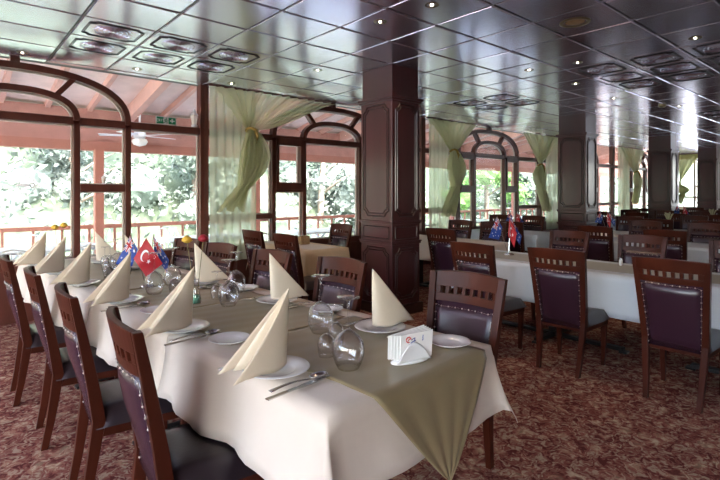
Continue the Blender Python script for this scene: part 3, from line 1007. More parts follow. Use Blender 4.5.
def chair(simple=False):
    root = empty('dining_chair')
    r = MB()
    nu = 6 if simple else 14
    plate(r, -.90, .90, .914, .992, nu, 2, .026, crown=.012)
    plate(r, -.86, .86, .832, .876, nu, 1, .024)
    nh = 7
    hw = .062
    edges = [-.86]
    for k in range(nh):
        c = -.66 + k * .22
        edges += [c - hw, c + hw]
    edges.append(.86)
    for k in range(nh + 1):
        plate(r, edges[2 * k], edges[2 * k + 1], .875, .915, 1, 1, .024)
    r.build('back_rail', 'mahogany', root, bevel=0 if simple else .003)
    p = MB()
    plate(p, -.84, .84, .37, .835, 8 if not simple else 4, 6 if not simple else 2, .022, pad=.012)
    pn = p.build('back_panel', 'leather', root, smooth=not simple)
    if not simple:
        for sgn in (1, -1):
            path = [bk(-.80, .39 + k * .042, sgn * .0135) for k in range(11)]
            path += [bk(-.66 + k * .1886, .822 + (.0 if sgn > 0 else -.018), sgn * .0145) for k in range(8)]
            path += [bk(.80, .81 - k * .042, sgn * .0135) for k in range(11)]
            pts, rad = [], []
            for k, q in enumerate(path):
                d = (Vector(path[min(k + 1, len(path) - 1)]) - Vector(path[max(k - 1, 0)])).normalized()
                for o_, r_ in ((-.0042, .0005), (-.003, .0036), (0, .0048), (.003, .0036), (.0042, .0005)):
                    pts.append(Vector(q) + d * o_)
                    rad.append(r_)
            MB().tube(pts, rad, 6).build('nail_trim', 'brass', pn, smooth=True)
    for s in (-1, 1):
        m = MB()
        pts, sec = [], []
        for z in (0, .14, .28, .42, .56, .70, .84, .93, .994):
            e = .92
            pts.append((s * (xh(z) * (1 if z < .42 else 1) - .018), yb(z) - .002, z))
            sec.append((.0155 + .005 * min(1, z / .3), .018 + .008 * min(1, z / .4) - .010 * max(0, (z - .5) / .5)))
        m.sweep(pts, sec)
        m.build('back_leg', 'mahogany', root, bevel=0 if simple else .003)
        m = MB()
        m.sweep([(s * .185, .185, 0), (s * .19, .19, .2), (s * .19, .19, .40)], [(.014, .014), (.018, .018), (.022, .022)])
        m.build('front_leg', 'mahogany', root, bevel=0 if simple else .003)
    m = MB()
    m.add([(-.195, -.2, .345), (.195, -.2, .345), (.215, .215, .345), (-.215, .215, .345), (-.195, -.2, .405), (.195, -.2, .405), (.215, .215, .405), (-.215, .215, .405)],
          [(3, 2, 1, 0), (4, 5, 6, 7), (0, 1, 5, 4), (1, 2, 6, 5), (2, 3, 7, 6), (3, 0, 4, 7)])
    m.build('seat_frame', 'mahogany', root, bevel=.004)
    def st(u, v):
        a, b = 2 * u - 1, 2 * v - 1
        w = .205 + .02 * v
        e = max(abs(a), abs(b))
        z = .472 - .028 * (e ** 6) - .055 * (1 if e > .999 else 0) + .008 * (1 - e * e)
        return (a * w * 1.01, -.205 + .435 * v, z)
    MB().grid(st, 12, 12).build('seat', 'seatleather', root, smooth=True)
    return root

CH = Proto(chair())
CS = Proto(chair(True))
GL = 'chairs along the left side of the near table'
def ch(x, y, face, label, group, jit=0.0, simple=False):
    """face: +1 looks towards +X, -1 towards -X"""
    (CS if simple else CH).put((x, y, 0), -face * PI / 2 + jit, label, 'chair', group)

# near table, window side is +Y; the chair origin is the seat centre
for k, (x, y, lab) in enumerate([(.79, 1.87, 'curved back mahogany chair at bottom left, nearest to the camera'),
                                 (.735, 2.60, 'second mahogany chair from the camera on the left side of the near table'),
                                 (.695, 3.38, 'third chair from the camera on the left side of the near table'),
                                 (.635, 4.17, 'fourth chair from the camera on the left, cut by the left picture edge')]):
    ch(x, y, 1, lab, GL, math.radians(-4.5 + .8 * k))
for k, (x, y, lab, a) in enumerate([(1.91, 1.62, 'dark chair across the near table, beside the napkin holder and white side plate', 6),
                                 (1.76, 2.56, 'dark chair across the near table, just left of the nearest column', 4),
                                 (1.64, 3.26, 'dark chair on the far side of the near table, behind a tall cream napkin', 6),
                                 (1.56, 4.0, 'chair with bright reflection behind the red and yellow flowers', 8),
                                 (1.51, 4.62, 'chair at the window end of the near table behind the blue flag, right row', 8)]):
    ch(x, y, -1, lab, 'chairs along the far side of the near table', math.radians(a))

# ------------------------------------------------------------------ tables and cloths
def cloth(name, w, l, drop, m, z=.757, seed=0, ends=(1, 1), flare=.10, amp=.018, thick=.0022):
    """rectangular cloth, x across (width w), y along from 0 to l; ends = which short ends hang"""
    rnd = random.Random(seed)
    nd = 7
    def axis(L0, L1, hangs0, hangs1, n):
        a = []
        if hangs0:
            a += [(L0, -drop * (1 - k / nd)) for k in range(nd)]
        a += [(L0 + (L1 - L0) * k / n, 0) for k in range(n + 1)]
        if hangs1:
            a += [(L1, drop * (k + 1) / nd) for k in range(nd)]
        return a
    ax = axis(-w / 2, w / 2, 1, 1, 16)
    ay = axis(0, l, ends[0], ends[1], max(16, int(l / .06)))
    p1, p2, p3 = rnd.random() * 6, rnd.random() * 6, rnd.random() * 6
    vs_ = []
    for (y, ey) in ay:
        for (x, ex) in ax:
            h = (abs(ex) ** 2.7 + abs(ey) ** 2.7) ** (1 / 2.7)
            if h == 0:
                vs_.append((x, y, z + .0012 * math.sin(x * 9 + p1) * math.sin(y * 7 + p2)))
                continue
            t = h / drop
            wv = amp * t * (math.sin(y * 11 + x * 3 + p1) + .6 * math.sin(y * 23 + p2) + .5 * math.sin(x * 17 + p3))
            fl = flare * (.35 + .65 * min(1.2, t))
            if ex and ey:
                fl *= 1.5
            hh = math.hypot(ex, ey)
            dx, dy = ex / hh, ey / hh
            rr = .006
            vs_.append((x + dx * (rr + fl * h + wv), y + dy * (rr + fl * h + wv * .8), z - h * .985))
    nx = len(ax)
    fs = [(j * nx + i, j * nx + i + 1, (j + 1) * nx + i + 1, (j + 1) * nx + i) for j in range(len(ay) - 1) for i in range(nx - 1)]
    mb = MB()
    mb.add(vs_, fs)
    o = mb.build(name, m, smooth=True, thick=thick)
    return o

def table(w, l):
    root = empty('restaurant_table')
    MB().box(-w / 2, w / 2, 0, l, .72, .75).build('tabletop', 'mahogany', root, bevel=.004)
    n = 2 if l > 1.3 else 1
    for k in range(n):
        y = l * (k + .5) / n
        m = MB().box(-.035, .035, y - .035, y + .035, .06, .72)
        m.build('pedestal', 'black', root)
        m = MB().box(-w * .42, w * .42, y - .03, y + .03, .015, .05)
        m.box(-.03, .03, y - l / n * .36, y + l / n * .36, .016, .049)
        for (a, b) in ((-w * .42, 0), (w * .42, 0), (0, -l / n * .36), (0, l / n * .36)):
            m.box(a - .035, a + .035, y + b - .035, y + b + .035, 0, .02)
        m.build('pedestal_foot', 'black', root, bevel=.004)
    return root

TH = math.radians(4.2)
O = Vector((1.385, 1.235, 0))
def tl_(a, b, z=0):
    return (O.x + a * math.cos(TH) - b * math.sin(TH), O.y + a * math.sin(TH) + b * math.cos(TH), z)
NT = 4
SEG = 1.16
TW = .95
wh = ['nearest', 'second nearest', 'third', 'window end']
for k in range(NT):
    b0 = k * SEG
    t = table(TW, SEG - .01)
    t.location = tl_(0, b0)
    t.rotation_euler = (0, 0, TH)
    tag(t, '%s of the tables pushed together under the front row of cream cloths' % wh[k], 'table', 'tables joined into the near row')
    ol = .0 if k == 0 else .12
    c = cloth('tablecloth', TW + .006 * (NT - k), SEG + (.0), .275, 'cream', z=.7535 + .0016 * (NT - k), seed=k * 3 + 1, ends=(1 if k == 0 else 0, 1 if k == NT - 1 else 0), flare=.12 + .015 * (NT - k), amp=.019)
    c.location = tl_(0, b0)
    c.rotation_euler = (0, 0, TH)
    tag(c, ['cream tablecloth hanging over the near end of the front table', 'cream tablecloth over the second table, around the flower vase and napkins', 'cream tablecloth over the third table, under the small flags', 'cream tablecloth over the table nearest the window, far left'][k], 'tablecloth', 'cream cloths of the near row')

# khaki runners: flat band with a pointed hanging end
def runner(l, w0, point, z):
    def fn(u, v):
        a = (u - .5) * w0
        if v < .28 and point:
            t = 1 - v / .28        # 1 at the tip
            h = t * .36
            hw = w0 * .5 * (1 - t) ** .9 + .004
            x = (u - .5) * 2 * hw - .05 * t
            fold = .012 * math.sin(u * 13 + 1) * t ** .6 * (1 - t * .6)
            return (x, -.034 - .085 * t ** .8 - abs(fold), z - h)
        vv = (v - .28) / .72 if point else v
        return (a + .006 * math.sin(vv * 9), -.028 * (1 - min(1, vv * 20)) + l * vv, z + (.0 if not point else 0) + .0008 * math.sin(vv * 40 + u * 7))
    return MB().grid(fn, 26, 46)
zz_ = .7662
for k, (b0, l, pt, lab) in enumerate([(0, .80, True, 'olive khaki runner with a pointed end hanging off the near table'),
                                      (.84, .75, False, 'khaki runner across the middle of the near row, in front of the flower vase'),
                                      (1.62, .78, False, 'khaki runner under the flower vase and the flag stand'),
                                      (2.43, 2.0, False, 'khaki runner on the window half of the near row')]):
    o = runner(l, .70, pt, zz_).build('table_runner', 'khaki', smooth=True, thick=.0016)
    o.location = tl_(.045 if k == 0 else 0, b0)
    o.rotation_euler = (0, 0, TH)
    tag(o, lab, 'table runner')
ZT = .7685

# ------------------------------------------------------------------ table ware
def napkin():
    m = MB()
    L, H_, Wd = .25, .292, .086
    for (sc, off) in ((1.0, 0), ):
        def fn(u, v):
            s = 2 * u - 1
            a = abs(s)
            bx = -L * a ** 1.15
            by = math.copysign(Wd * (a ** .55) * (1 - .25 * a), s)
            t = v
            apx, apz = .012, H_
            # slanting edges sag a little, sides belly out
            x = apx * (1 - t) + bx * t
            y = by * (t ** .8) + math.copysign(.012 * math.sin(PI * t) * a, s)
            z = apz * (1 - t) - .012 * math.sin(PI * t) * a * a + (.012 * math.cos(s * 9) + .012) * t * t * .5
            return (x, y, max(z, .0012 + .02 * (1 - t)) if z < .02 else z)
        m.grid(fn, 30, 18)
    # inner fold behind the opening
    def fn2(u, v):
        s = 2 * u - 1
        a = abs(s)
        t = v
        return (.008 * (1 - t) - (L * .72) * a ** 1.1 * t - .012 * t, s * .058 * t ** .8, .96 * H_ * (1 - t) + .004)
    m.grid(fn2, 14, 12)
    return m.build('folded_napkin', 'napkin', smooth=True, thick=.0025, sub=0)
def dinner_plate():
    return MB().lathe([(.001, .006), (.062, .006), (.068, .009), (.082, .016), (.125, .023), (.128, .0215), (.08, .011), (.065, .0), (.001, .0)], 48).build('dinner_plate', 'china', smooth=True)
def side_plate():
    return MB().lathe([(.001, .005), (.055, .005), (.06, .007), (.092, .019), (.096, .0185), (.065, .004), (.055, .0), (.001, .0)], 40).build('side_plate', 'china', smooth=True)
def fork():
    m = MB()
    def h(u, v):
        y = -.10 + .135 * u
        w = .0055 + .004 * (1 - u) ** 2
        return ((v - .5) * 2 * w, y, .004 + .006 * math.sin(u * PI * .8))
    m.grid(h, 14, 3)
    m.grid(lambda u, v: ((v - .5) * 2 * (.004 + .008 * min(1, u * 2.2)), .035 + .022 * u, .009 - .004 * math.sin(u * PI)), 6, 3)
    for k in range(4):
        x = -.0105 + k * .007
        m.grid(lambda u, v: (x + (v - .5) * .0036, .057 + .045 * u, .009 - .006 * math.sin(u * PI * .8) + .005 * u), 6, 1)
    return m.build('fork', 'steel', smooth=True, thick=.0018)
def knife():
    m = MB()
    m.grid(lambda u, v: ((v - .5) * 2 * (.0075 - .002 * u), -.11 + .10 * u, .005), 6, 2)
    m.grid(lambda u, v: ((v - .5) * 2 * .009 * (1 - .75 * u ** 4) * (.6 + .4 * min(1, u * 5)), -.01 + .12 * u, .004), 12, 2)
    return m.build('table_knife', 'steel', thick=.0028)
def spoon():
    m = MB()
    m.grid(lambda u, v: ((v - .5) * 2 * (.004 + .004 * (1 - u) ** 2), -.10 + .13 * u, .005 + .006 * math.sin(u * PI)), 12, 3)
    def bw(u, v):
        r = u * .5
        a = v * 2 * PI
        return (.019 * u * math.cos(a), .057 + .029 * u * math.sin(a), .0035 + .007 * u * u)
    m.grid(bw, 5, 20)
    return m.build('spoon', 'steel', smooth=True, thick=.0015)
def balloon_glass(s=1.0):
    root = empty('wine_glass')
    MB().lathe([(.036 * s, .0), (.046 * s, .018 * s), (.0545 * s, .045 * s), (.056 * s, .066 * s), (.051 * s, .090 * s), (.038 * s, .112 * s), (.020 * s, .126 * s), (.007 * s, .134 * s), (.001, .136 * s)], 28).build('bowl', 'glass', root, smooth=True, thick=.0016)
    MB().lathe([(.007 * s, .132 * s), (.0042 * s, .15 * s), (.0038 * s, .19 * s), (.005 * s, .225 * s), (.009 * s, .236 * s)], 12).build('stem', 'glass', root, smooth=True)
    MB().lathe([(.008 * s, .234 * s), (.022 * s, .241 * s), (.040 * s, .244 * s), (.0405 * s, .2465 * s), (.02 * s, .2475 * s), (.001, .248 * s)], 28).build('foot', 'glass', root, smooth=True)
    return root
def tulip_glass():
    root = empty('small_wine_glass')
    MB().lathe([(.031, .0), (.036, .03), (.037, .05), (.030, .075), (.014, .09), (.001, .094)], 24).build('bowl', 'glass', root, smooth=True, thick=.0015)
    MB().lathe([(.006, .09), (.0035, .11), (.0035, .14), (.007, .168)], 10).build('stem', 'glass', root, smooth=True)
    MB().lathe([(.007, .166), (.02, .171), (.033, .173), (.033, .175), (.001, .176)], 24).build('foot', 'glass', root, smooth=True)
    return root

PN, PD, PS_, PF, PK, PSP = [Proto(f()) for f in (napkin, dinner_plate, side_plate, fork, knife, spoon)]
PG, PT = Proto(balloon_glass()), Proto(tulip_glass())
place = ['nearest to the camera', 'second from the camera', 'third from the camera', 'fourth from the camera', 'fifth from the camera', 'last one by the window']
LB = [.41, 1.20, 2.06, 2.86, 3.55, 4.22]
RB = [(.295, .5), (.285, 1.36), (.235, 2.25), (.125, 3.35), (.06, 3.95)]
def setting(a, b, side, k, big=True):
    """side -1 = left row (diner at -a), +1 = right row"""
    rz = TH + (0 if side < 0 else PI)
    sd = 'left row' if side < 0 else 'far row'
    g = sd + ' of the near table'
    w = place[k]
    PD.put(tl_(a, b, ZT), rz, 'white dinner plate under a napkin, %s, %s' % (sd, w), 'plate', 'dinner plates, ' + g)
    PN.put(tl_(a - side * .045 if side < 0 else a - .045, b, ZT + .0175), rz + math.radians(random.uniform(-5, 5)), 'tall pointed cream napkin standing on a plate, %s, %s' % (sd, w), 'napkin', 'napkins, ' + g)
    if k > 2:
        return
    s = side
    PK.put(tl_(a + s * .03, b - .185 * 1, ZT), rz + (-PI / 2 + .06), 'steel table knife beside the plate, %s, %s' % (sd, w), 'knife', 'knives, ' + g, scale=1.3)
    PSP.put(tl_(a + s * .0, b - .155, ZT), rz + (-PI / 2 - .05), 'steel spoon beside the plate, %s, %s' % (sd, w), 'spoon', 'spoons, ' + g, scale=1.3)
    PF.put(tl_(a + s * .02, b + .16, ZT), rz + (-PI / 2), 'steel fork beyond the plate, %s, %s' % (sd, w), 'fork', 'forks, ' + g, scale=1.3)
for k, b in enumerate(LB):
    setting(-.40, b - .015, -1, k)
for k, (a, b) in enumerate(RB):
    setting(a, b, 1, k)
for (a, b, lab) in [(-.33, .86, 'white side plate between the two nearest napkins on the left'),
                    (.345, .125, 'white side plate on the table corner behind the napkin holder'),
                    (.36, .98, 'white side plate in the far row just beyond the nearest far napkin'),
                    (.36, 1.85, 'white side plate in the far row near the glasses and flower vase'),
                    (-.34, 1.63, 'white side plate in the left row between second and third napkin')]:
    PS_.put(tl_(a, b, ZT), 0, lab, 'side plate', 'side plates on the near table')
gl = [(-.175, .235, 0, 'nearest large upturned wine glass beside the spoon and napkin holder'),
      (.06, .68, 0, 'large upturned wine glass left behind the nearest one'),
      (.03, 1.50, 0, 'large upturned wine glass at the front of the middle cluster beside the vase'),
      (.26, 1.80, 0, 'large upturned wine glass at the back of the middle cluster'),
      (-.15, 2.16, 0, 'large upturned wine glass right in front of the red flag'),
      (.06, 2.36, 0, 'large upturned wine glass just right of the red flag'),
      (-.10, 3.2, 0, 'large upturned wine glass in the far cluster left of the flags'),
      (.02, 3.4, 0, 'large upturned wine glass at the back of the far cluster')]
for (a, b, _, lab) in gl:
    PG.put(tl_(a, b, ZT), random.random() * 3, lab, 'wine glass', 'large upturned wine glasses on the near table', scale=1.12)
tg_ = [(-.145, .40, 'small upturned glass touching the nearest large glass, left'),
       (.0, .50, 'small upturned glass between the two nearest large glasses'),
       (.14, 1.66, 'small upturned glass inside the middle cluster'),
       (.07, 1.72, 'small upturned glass at the heart of the middle cluster'),
       (-.03, 2.12, 'small upturned glass beside the red flag'),
       (-.16, 3.05, 'small upturned glass in the far cluster, front'),
       (.0, 3.1, 'small upturned glass in the far cluster, right'),
       (.03, 3.75, 'small upturned glass near the window end of the table')]
for (a, b, lab) in tg_:
    PT.put(tl_(a, b, ZT), 0, lab, 'small glass', 'small upturned glasses on the near table')

# napkin holder
root = empty('napkin_holder', tl_(.055, .115, ZT), TH + math.radians(-16))
h = MB()
h.lathe([(.001, 0), (.078, 0), (.080, .006), (.070, .012), (.001, .012)], 32, sx=1, sy=.42)
h.build('holder_base', 'china', root, smooth=True)
def lobe(y, nm):
    m = MB()
    m.grid(lambda u, v: ((u - .5) * .145 * (1 - .35 * v), y + .004 * math.cos((u - .5) * 3), .008 + v * (.035 + .034 * math.sin(u * PI))), 16, 6)
    m.build(nm, 'china', root, smooth=True, thick=.004)
lobe(-.029, 'front_lobe')
lobe(.029, 'back_lobe')
for k in range(5):
    m = MB()
    y = -.020 + k * .010
    x = -.006 * (k - 2)
    m.add([(-.068 + x, y - .002, .014), (.066 + x, y - .002, .014), (.072 + x + .004 * k, y - .003, .112 + .002 * k), (-.066 + x, y - .003, .108 - .002 * k),
           (-.068 + x, y + .0025, .014), (.066 + x, y + .0025, .014), (.072 + x + .004 * k, y + .0015, .112 + .002 * k), (-.066 + x, y + .0015, .108 - .002 * k)],
          [(0, 1, 2, 3), (7, 6, 5, 4), (0, 4, 5, 1), (1, 5, 6, 2), (2, 6, 7, 3), (3, 7, 4, 0)])
    pn = m.build('paper_napkin', 'paper', root)
    if k == 0:
        d = MB()
        yy = y - .0038
        d.tube([(-.022 + .010 * math.cos(t * .5), yy, .088 + .010 * math.sin(t * .5)) for t in range(11)], .0022, 5)
        d.tube([(-.026, yy, .083), (-.018, yy, .092)], .002, 5)
        d.build('printed_flower', 'inkred', pn)
        d = MB()
        for (pa, pb) in [((-.01, .085), (.006, .092)), ((-.014, .075), (.008, .082)), ((-.02, .064), (.006, .073)), ((-.022, .056), (.0, .062)), ((-.02, .046), (-.004, .052)), ((-.02, .07), (-.012, .044)), ((.004, .09), (-.006, .055))]:
            d.tube([(pa[0], yy, pa[1]), ((pa[0] + pb[0]) / 2, yy, (pa[1] + pb[1]) / 2 + .002), (pb[0], yy, pb[1])], .0016, 5)
        d.tube([(.038, yy, .085), (.040, yy, .098)], .0016, 5)
        d.tube([(.036, yy, .078), (.041, yy, .084)], .0016, 5)
        d.build('printed_emblem', 'inkblue', pn)
root.scale = (1.14, 1.14, 1.08)
tag(root, 'white napkin holder full of printed paper napkins on the near runner', 'napkin holder')

def flower(root, x, y, z, top, m, nm):
    MB().tube([(x * .2, y * .2, .02), (x * .5, y * .5, z * .5), (x, y, z)], .0022, 5).build('stem', 'stem', root)
    f = MB()
    for ring, (n, r, hh) in enumerate([(14, .042, .0), (13, .036, .012), (11, .027, .023), (8, .016, .03)]):
        for k in range(n):
            a = 2 * PI * k / n + ring
            ca, sa = math.cos(a), math.sin(a)
            f.grid(lambda u, v: (x + (r * u) * ca - (v - .5) * .016 * math.sin(PI * min(1, u + .15)) * sa, y + (r * u) * sa + (v - .5) * .016 * math.sin(PI * min(1, u + .15)) * ca, z + hh + .010 * u - .012 * u * u), 4, 2)
    f.lathe([(.001, -.014), (.014, -.012), (.032, .0), (.030, .012), (.018, .026), (.001, .031)], 12, (x, y, z))
    f.build(nm, m, root, smooth=True)
def vase(nm='flower_vase'):
    root = empty(nm)
    MB().lathe([(.001, .0), (.028, .0), (.030, .012), (.029, .035), (.020, .075), (.014, .11), (.0145, .14), (.018, .15)], 24).build('glass_body', 'glass', root, smooth=True, thick=.002)
    MB().lathe([(.001, .004), (.026, .004), (.0275, .02), (.0265, .036), (.022, .052), (.001, .055)], 20).build('green_gel', 'gel', root, smooth=True)
    return root
v1 = vase()
v1.location = tl_(-.085, 1.69, ZT)
flower(v1, -.045, .03, .385, 0, 'yellow', 'yellow_gerbera')
flower(v1, .040, -.015, .39, 0, 'redpetal', 'red_gerbera')
tag(v1, 'clear vase with green gel holding one yellow and one red flower', 'flower vase')
v2 = vase()
v2.location = tl_(-.30, 3.9, ZT)
flower(v2, -.04, .0, .36, 0, 'yellow', 'yellow_gerbera')
flower(v2, .03, .01, .375, 0, 'yellow', 'yellow_gerbera')
tag(v2, 'clear vase with two yellow flowers near the window end of the left table', 'flower vase')

# ---- table flags
def patch(corners, seed, amp):
    A, B, Cc, D = [Vector(c) for c in corners]   # hoist-top, fly-top, fly-bottom, hoist-bottom
    n = (B - A).cross(D - A).normalized()
    def S(u, v, off=0):
        p = A * (1 - u) * (1 - v) + B * u * (1 - v) + Cc * u * v + D * (1 - u) * v
        return p + n * (amp * math.sin(u * 7 + seed + v * 2) * u + off)
    return S
def on(S, m, poly_uv, off):
    """small polygon in flag coordinates laid on both faces"""
    for o in (off, -off):
        m.add([S(u, v, o) for (u, v) in poly_uv], [tuple(range(len(poly_uv)))])
def band(S, m, p, q, w, off, n=6):
    for k in range(n):
        a, b = k / n, (k + 1) / n
        dx, dy = q[0] - p[0], q[1] - p[1]
        L = math.hypot(dx, dy)
        nx_, ny_ = -dy / L * w / 2, dx / L * w / 2
        pt = lambda t, s: (p[0] + dx * t + nx_ * s, p[1] + dy * t + ny_ * s)
        on(S, m, [pt(a, -1), pt(b, -1), pt(b, 1), pt(a, 1)], off)
def star(S, m, c, r, off, n=7, asp=.67, inner=.42, rot=0):
    pts = []
    for k in range(2 * n):
        a = rot + PI * k / n
        rr = r if k % 2 == 0 else r * inner
        pts.append((c[0] + rr * math.sin(a) * asp, c[1] - rr * math.cos(a)))
    for o in (off, -off):
        vv = [S(*c, o)] + [S(u, v, o) for u, v in pts]
        m.add(vv, [(0, 1 + k, 1 + (k + 1) % (2 * n)) for k in range(2 * n)])
def flag_red(parent, corners, seed):
    S = patch(corners, seed, .008)
    f = MB().grid(lambda u, v: S(u, v), 14, 12).build('red_flag', 'redflag', parent, smooth=True)
    m = MB()
    n = 22
    oc = [(.34 + .25 * .67 * math.cos(t), .5 + .25 * math.sin(t)) for t in [.42 + (2 * PI - .84) * k / n for k in range(n + 1)]]
    ic = [(.385 + .2 * .67 * math.cos(t), .5 + .2 * math.sin(t)) for t in [.54 + (2 * PI - 1.08) * k / n for k in range(n + 1)]]
    for k in range(n):
        on(S, m, [oc[k], oc[k + 1], ic[k + 1], ic[k]], .0018)
    star(S, m, (.60, .5), .13, .0018, 5, rot=-PI / 2, inner=.4)
    m.build('crescent_and_star', 'flagwhite', f)
def flag_blue(parent, corners, seed):
    S = patch(corners, seed, .007)
    f = MB().grid(lambda u, v: S(u, v), 14, 12).build('blue_flag', 'blueflag', parent, smooth=True)
    w = MB()
    band(S, w, (.0, .0), (.5, .5), .085, .0014)
    band(S, w, (.5, .0), (.0, .5), .085, .0014)
    band(S, w, (.25, 0), (.25, .5), .14, .0018)
    band(S, w, (0, .25), (.5, .25), .16, .0018)
    for c, r in (((.25, .76), .14), ((.75, .83), .07), ((.63, .45), .07), ((.75, .17), .07), ((.86, .37), .07)):
        star(S, w, c, r, .0018)
    star(S, w, (.8, .54), .045, .0018, 5)
    w.build('white_crosses_and_stars', 'flagwhite', f)
    r = MB()
    band(S, r, (.0, .0), (.5, .5), .03, .0022)
    band(S, r, (.5, .0), (.0, .5), .03, .0022)
    band(S, r, (.25, 0), (.25, .5), .08, .0026)
    band(S, r, (0, .25), (.5, .25), .09, .0026)
    r.build('red_crosses', 'redflag', f)
def flag_set(loc, rz, s=1.0, narrow=False):
    """x = to the right in the photo, z up"""
    root = empty('flag_stand', loc, rz)
    MB().lathe([(.001, .022), (.012, .02), (.045, .012), (.05, .0), (.001, 0)], 20).build('stand_base', 'steel', root, smooth=True)
    for k, (tx, ty, tz) in enumerate([(0, -.03, .36), (-.115, .02, .38), (.035, .05, .375)]):
        MB().tube([(tx * .1, ty * .3, .015), (tx, ty, tz)], .0028, 6).build('flag_pole', 'steel', root)
    if narrow:
        flag_red(root, [(0, -.01, .355), (.055, -.05, .22), (.045, -.02, .07), (-.012, .0, .19)], 1)
    else:
        flag_red(root, [(0, -.035, .355), (.11, -.03, .165), (.0, -.045, .08), (-.085, -.035, .21)], 1)
    flag_blue(root, [(-.115, .02, .37), (-.21, .005, .17), (-.10, -.0, .15), (-.065, .015, .27)], 2)
    flag_blue(root, [(.035, .05, .365), (.145, .04, .18), (.13, .045, .09), (.04, .05, .22)], 3)
    root.scale = (s, s, s)
    return root
CAMR = math.radians(49.3 - 90)
fs_ = flag_set(tl_(-.035, 2.36, ZT), CAMR + math.radians(12), 1.0)
F_ = Proto(fs_)
F_.put(tl_(-.09, 2.44, ZT), CAMR + math.radians(14), 'stand with a red crescent flag between two blue starred flags on the near table', 'table flags')

# ------------------------------------------------------------------ other tables
def long_table(x0, x1, y0, y1, m, lab, drop=.33, seed=0, ntab=1, rl=None):
    w = x1 - x0
    t = table(w, y1 - y0)
    t.location = ((x0 + x1) / 2, y0, 0)
    tag(t, 'dark table under the ' + lab.split(' cloth of the ')[1], 'table')
    c = cloth('tablecloth', w + .01, y1 - y0, drop, m, seed=seed, flare=.07, amp=.012)
    c.location = ((x0 + x1) / 2, y0, 0)
    tag(c, lab, 'tablecloth')
    if rl:
        r = MB().grid(lambda u, v: ((u - .5) * (w * .62), .05 + (y1 - y0 - .1) * v, .7615 + .0007 * math.sin(v * 60)), 10, 40).build('table_runner', rl, thick=.0015)
        r.location = ((x0 + x1) / 2, y0, 0)
        tag(r, 'thin pale runner laid on the ' + lab.split(' cloth of the ')[1], 'table runner')
long_table(4.27, 5.05, -.35, 3.35, 'white', 'bluish white cloth of the long table behind the two big chairs at right', .36, 1, rl='palekhaki')
long_table(5.2, 5.95, 3.75, 5.5, 'cream', 'pale cloth of the table between nearest column and middle window', .27, 2)
long_table(3.22, 3.86, 4.72, 6.05, 'ochre', 'ochre cloth of the window table left of the nearest column', .3, 3, rl='cream')
long_table(7.15, 7.85, .6, 3.3, 'white', 'white cloth of the second long table behind the long table at right', .27, 4)
long_table(7.3, 8.05, 4.1, 5.5, 'white', 'white cloth of the table in front of the middle window curtain', .27, 5)
long_table(8.55, 9.25, 3.0, 3.95, 'cream', 'cream cloth of the small table in front of the second column', .3, 6)
long_table(9.75, 10.5, .9, 3.2, 'cream', 'cream cloth of the distant table below the third column', .3, 7)
long_table(12.4, 13.15, 2.2, 5.4, 'white', 'white cloth of the far table before the third column', .3, 8)
long_table(15.6, 16.35, 2.6, 5.6, 'white', 'white cloth of the farthest long table near the end window', .3, 9)

ch(4.03, 1.12, 1, 'big chair at right seen from behind with purple leather back and brass nails', 'chairs seen from behind along the long table', 0)
ch(4.01, 1.93, 1, 'chair seen from behind just right of the near table corner, whole back in view', 'chairs seen from behind along the long table', .04)
ch(3.88, 2.63, 1, 'chair seen from behind beside the blue and red flags, right of the nearest column', 'chairs seen from behind along the long table', -.03)
ch(4.05, .25, 1, 'chair seen from behind just outside the right picture edge', 'chairs seen from behind along the long table', 0)
for y, lab in ((2.7, 'chair across the long table between the two big chair backs, left one'), (1.92, 'chair across the long table just left of the big right hand chair'), (1.10, 'chair across the long table at the right picture edge')):
    ch(5.27, y, -1, lab, 'chairs on the far side of the long table', 0)
ch(5.04, 3.96, 1, 'chair with pale shining back immediately right of the nearest column', None, -.02)
ch(6.12, 4.93, -1, 'chair facing the camera below the middle window, left one', 'chairs facing the camera below the middle window')
ch(6.12, 4.30, -1, 'chair facing the camera below the middle window, right one', 'chairs facing the camera below the middle window')
ch(7.0, 4.22, 1, 'purple backed chair just right of the flags on the long table', None)
ch(3.10, 5.25, 1, 'tall chair back shining lilac left of the nearest column, left of a pair', 'chairs with lilac shining backs by the window table')
ch(3.12, 4.55, 1, 'tall chair back shining lilac left of the nearest column, right of a pair', 'chairs with lilac shining backs by the window table')
ch(4.02, 5.42, -1, 'chair facing the camera behind the window table, against the railing view', None)
CNT = {}
FG = 'small distant chairs in the right background'
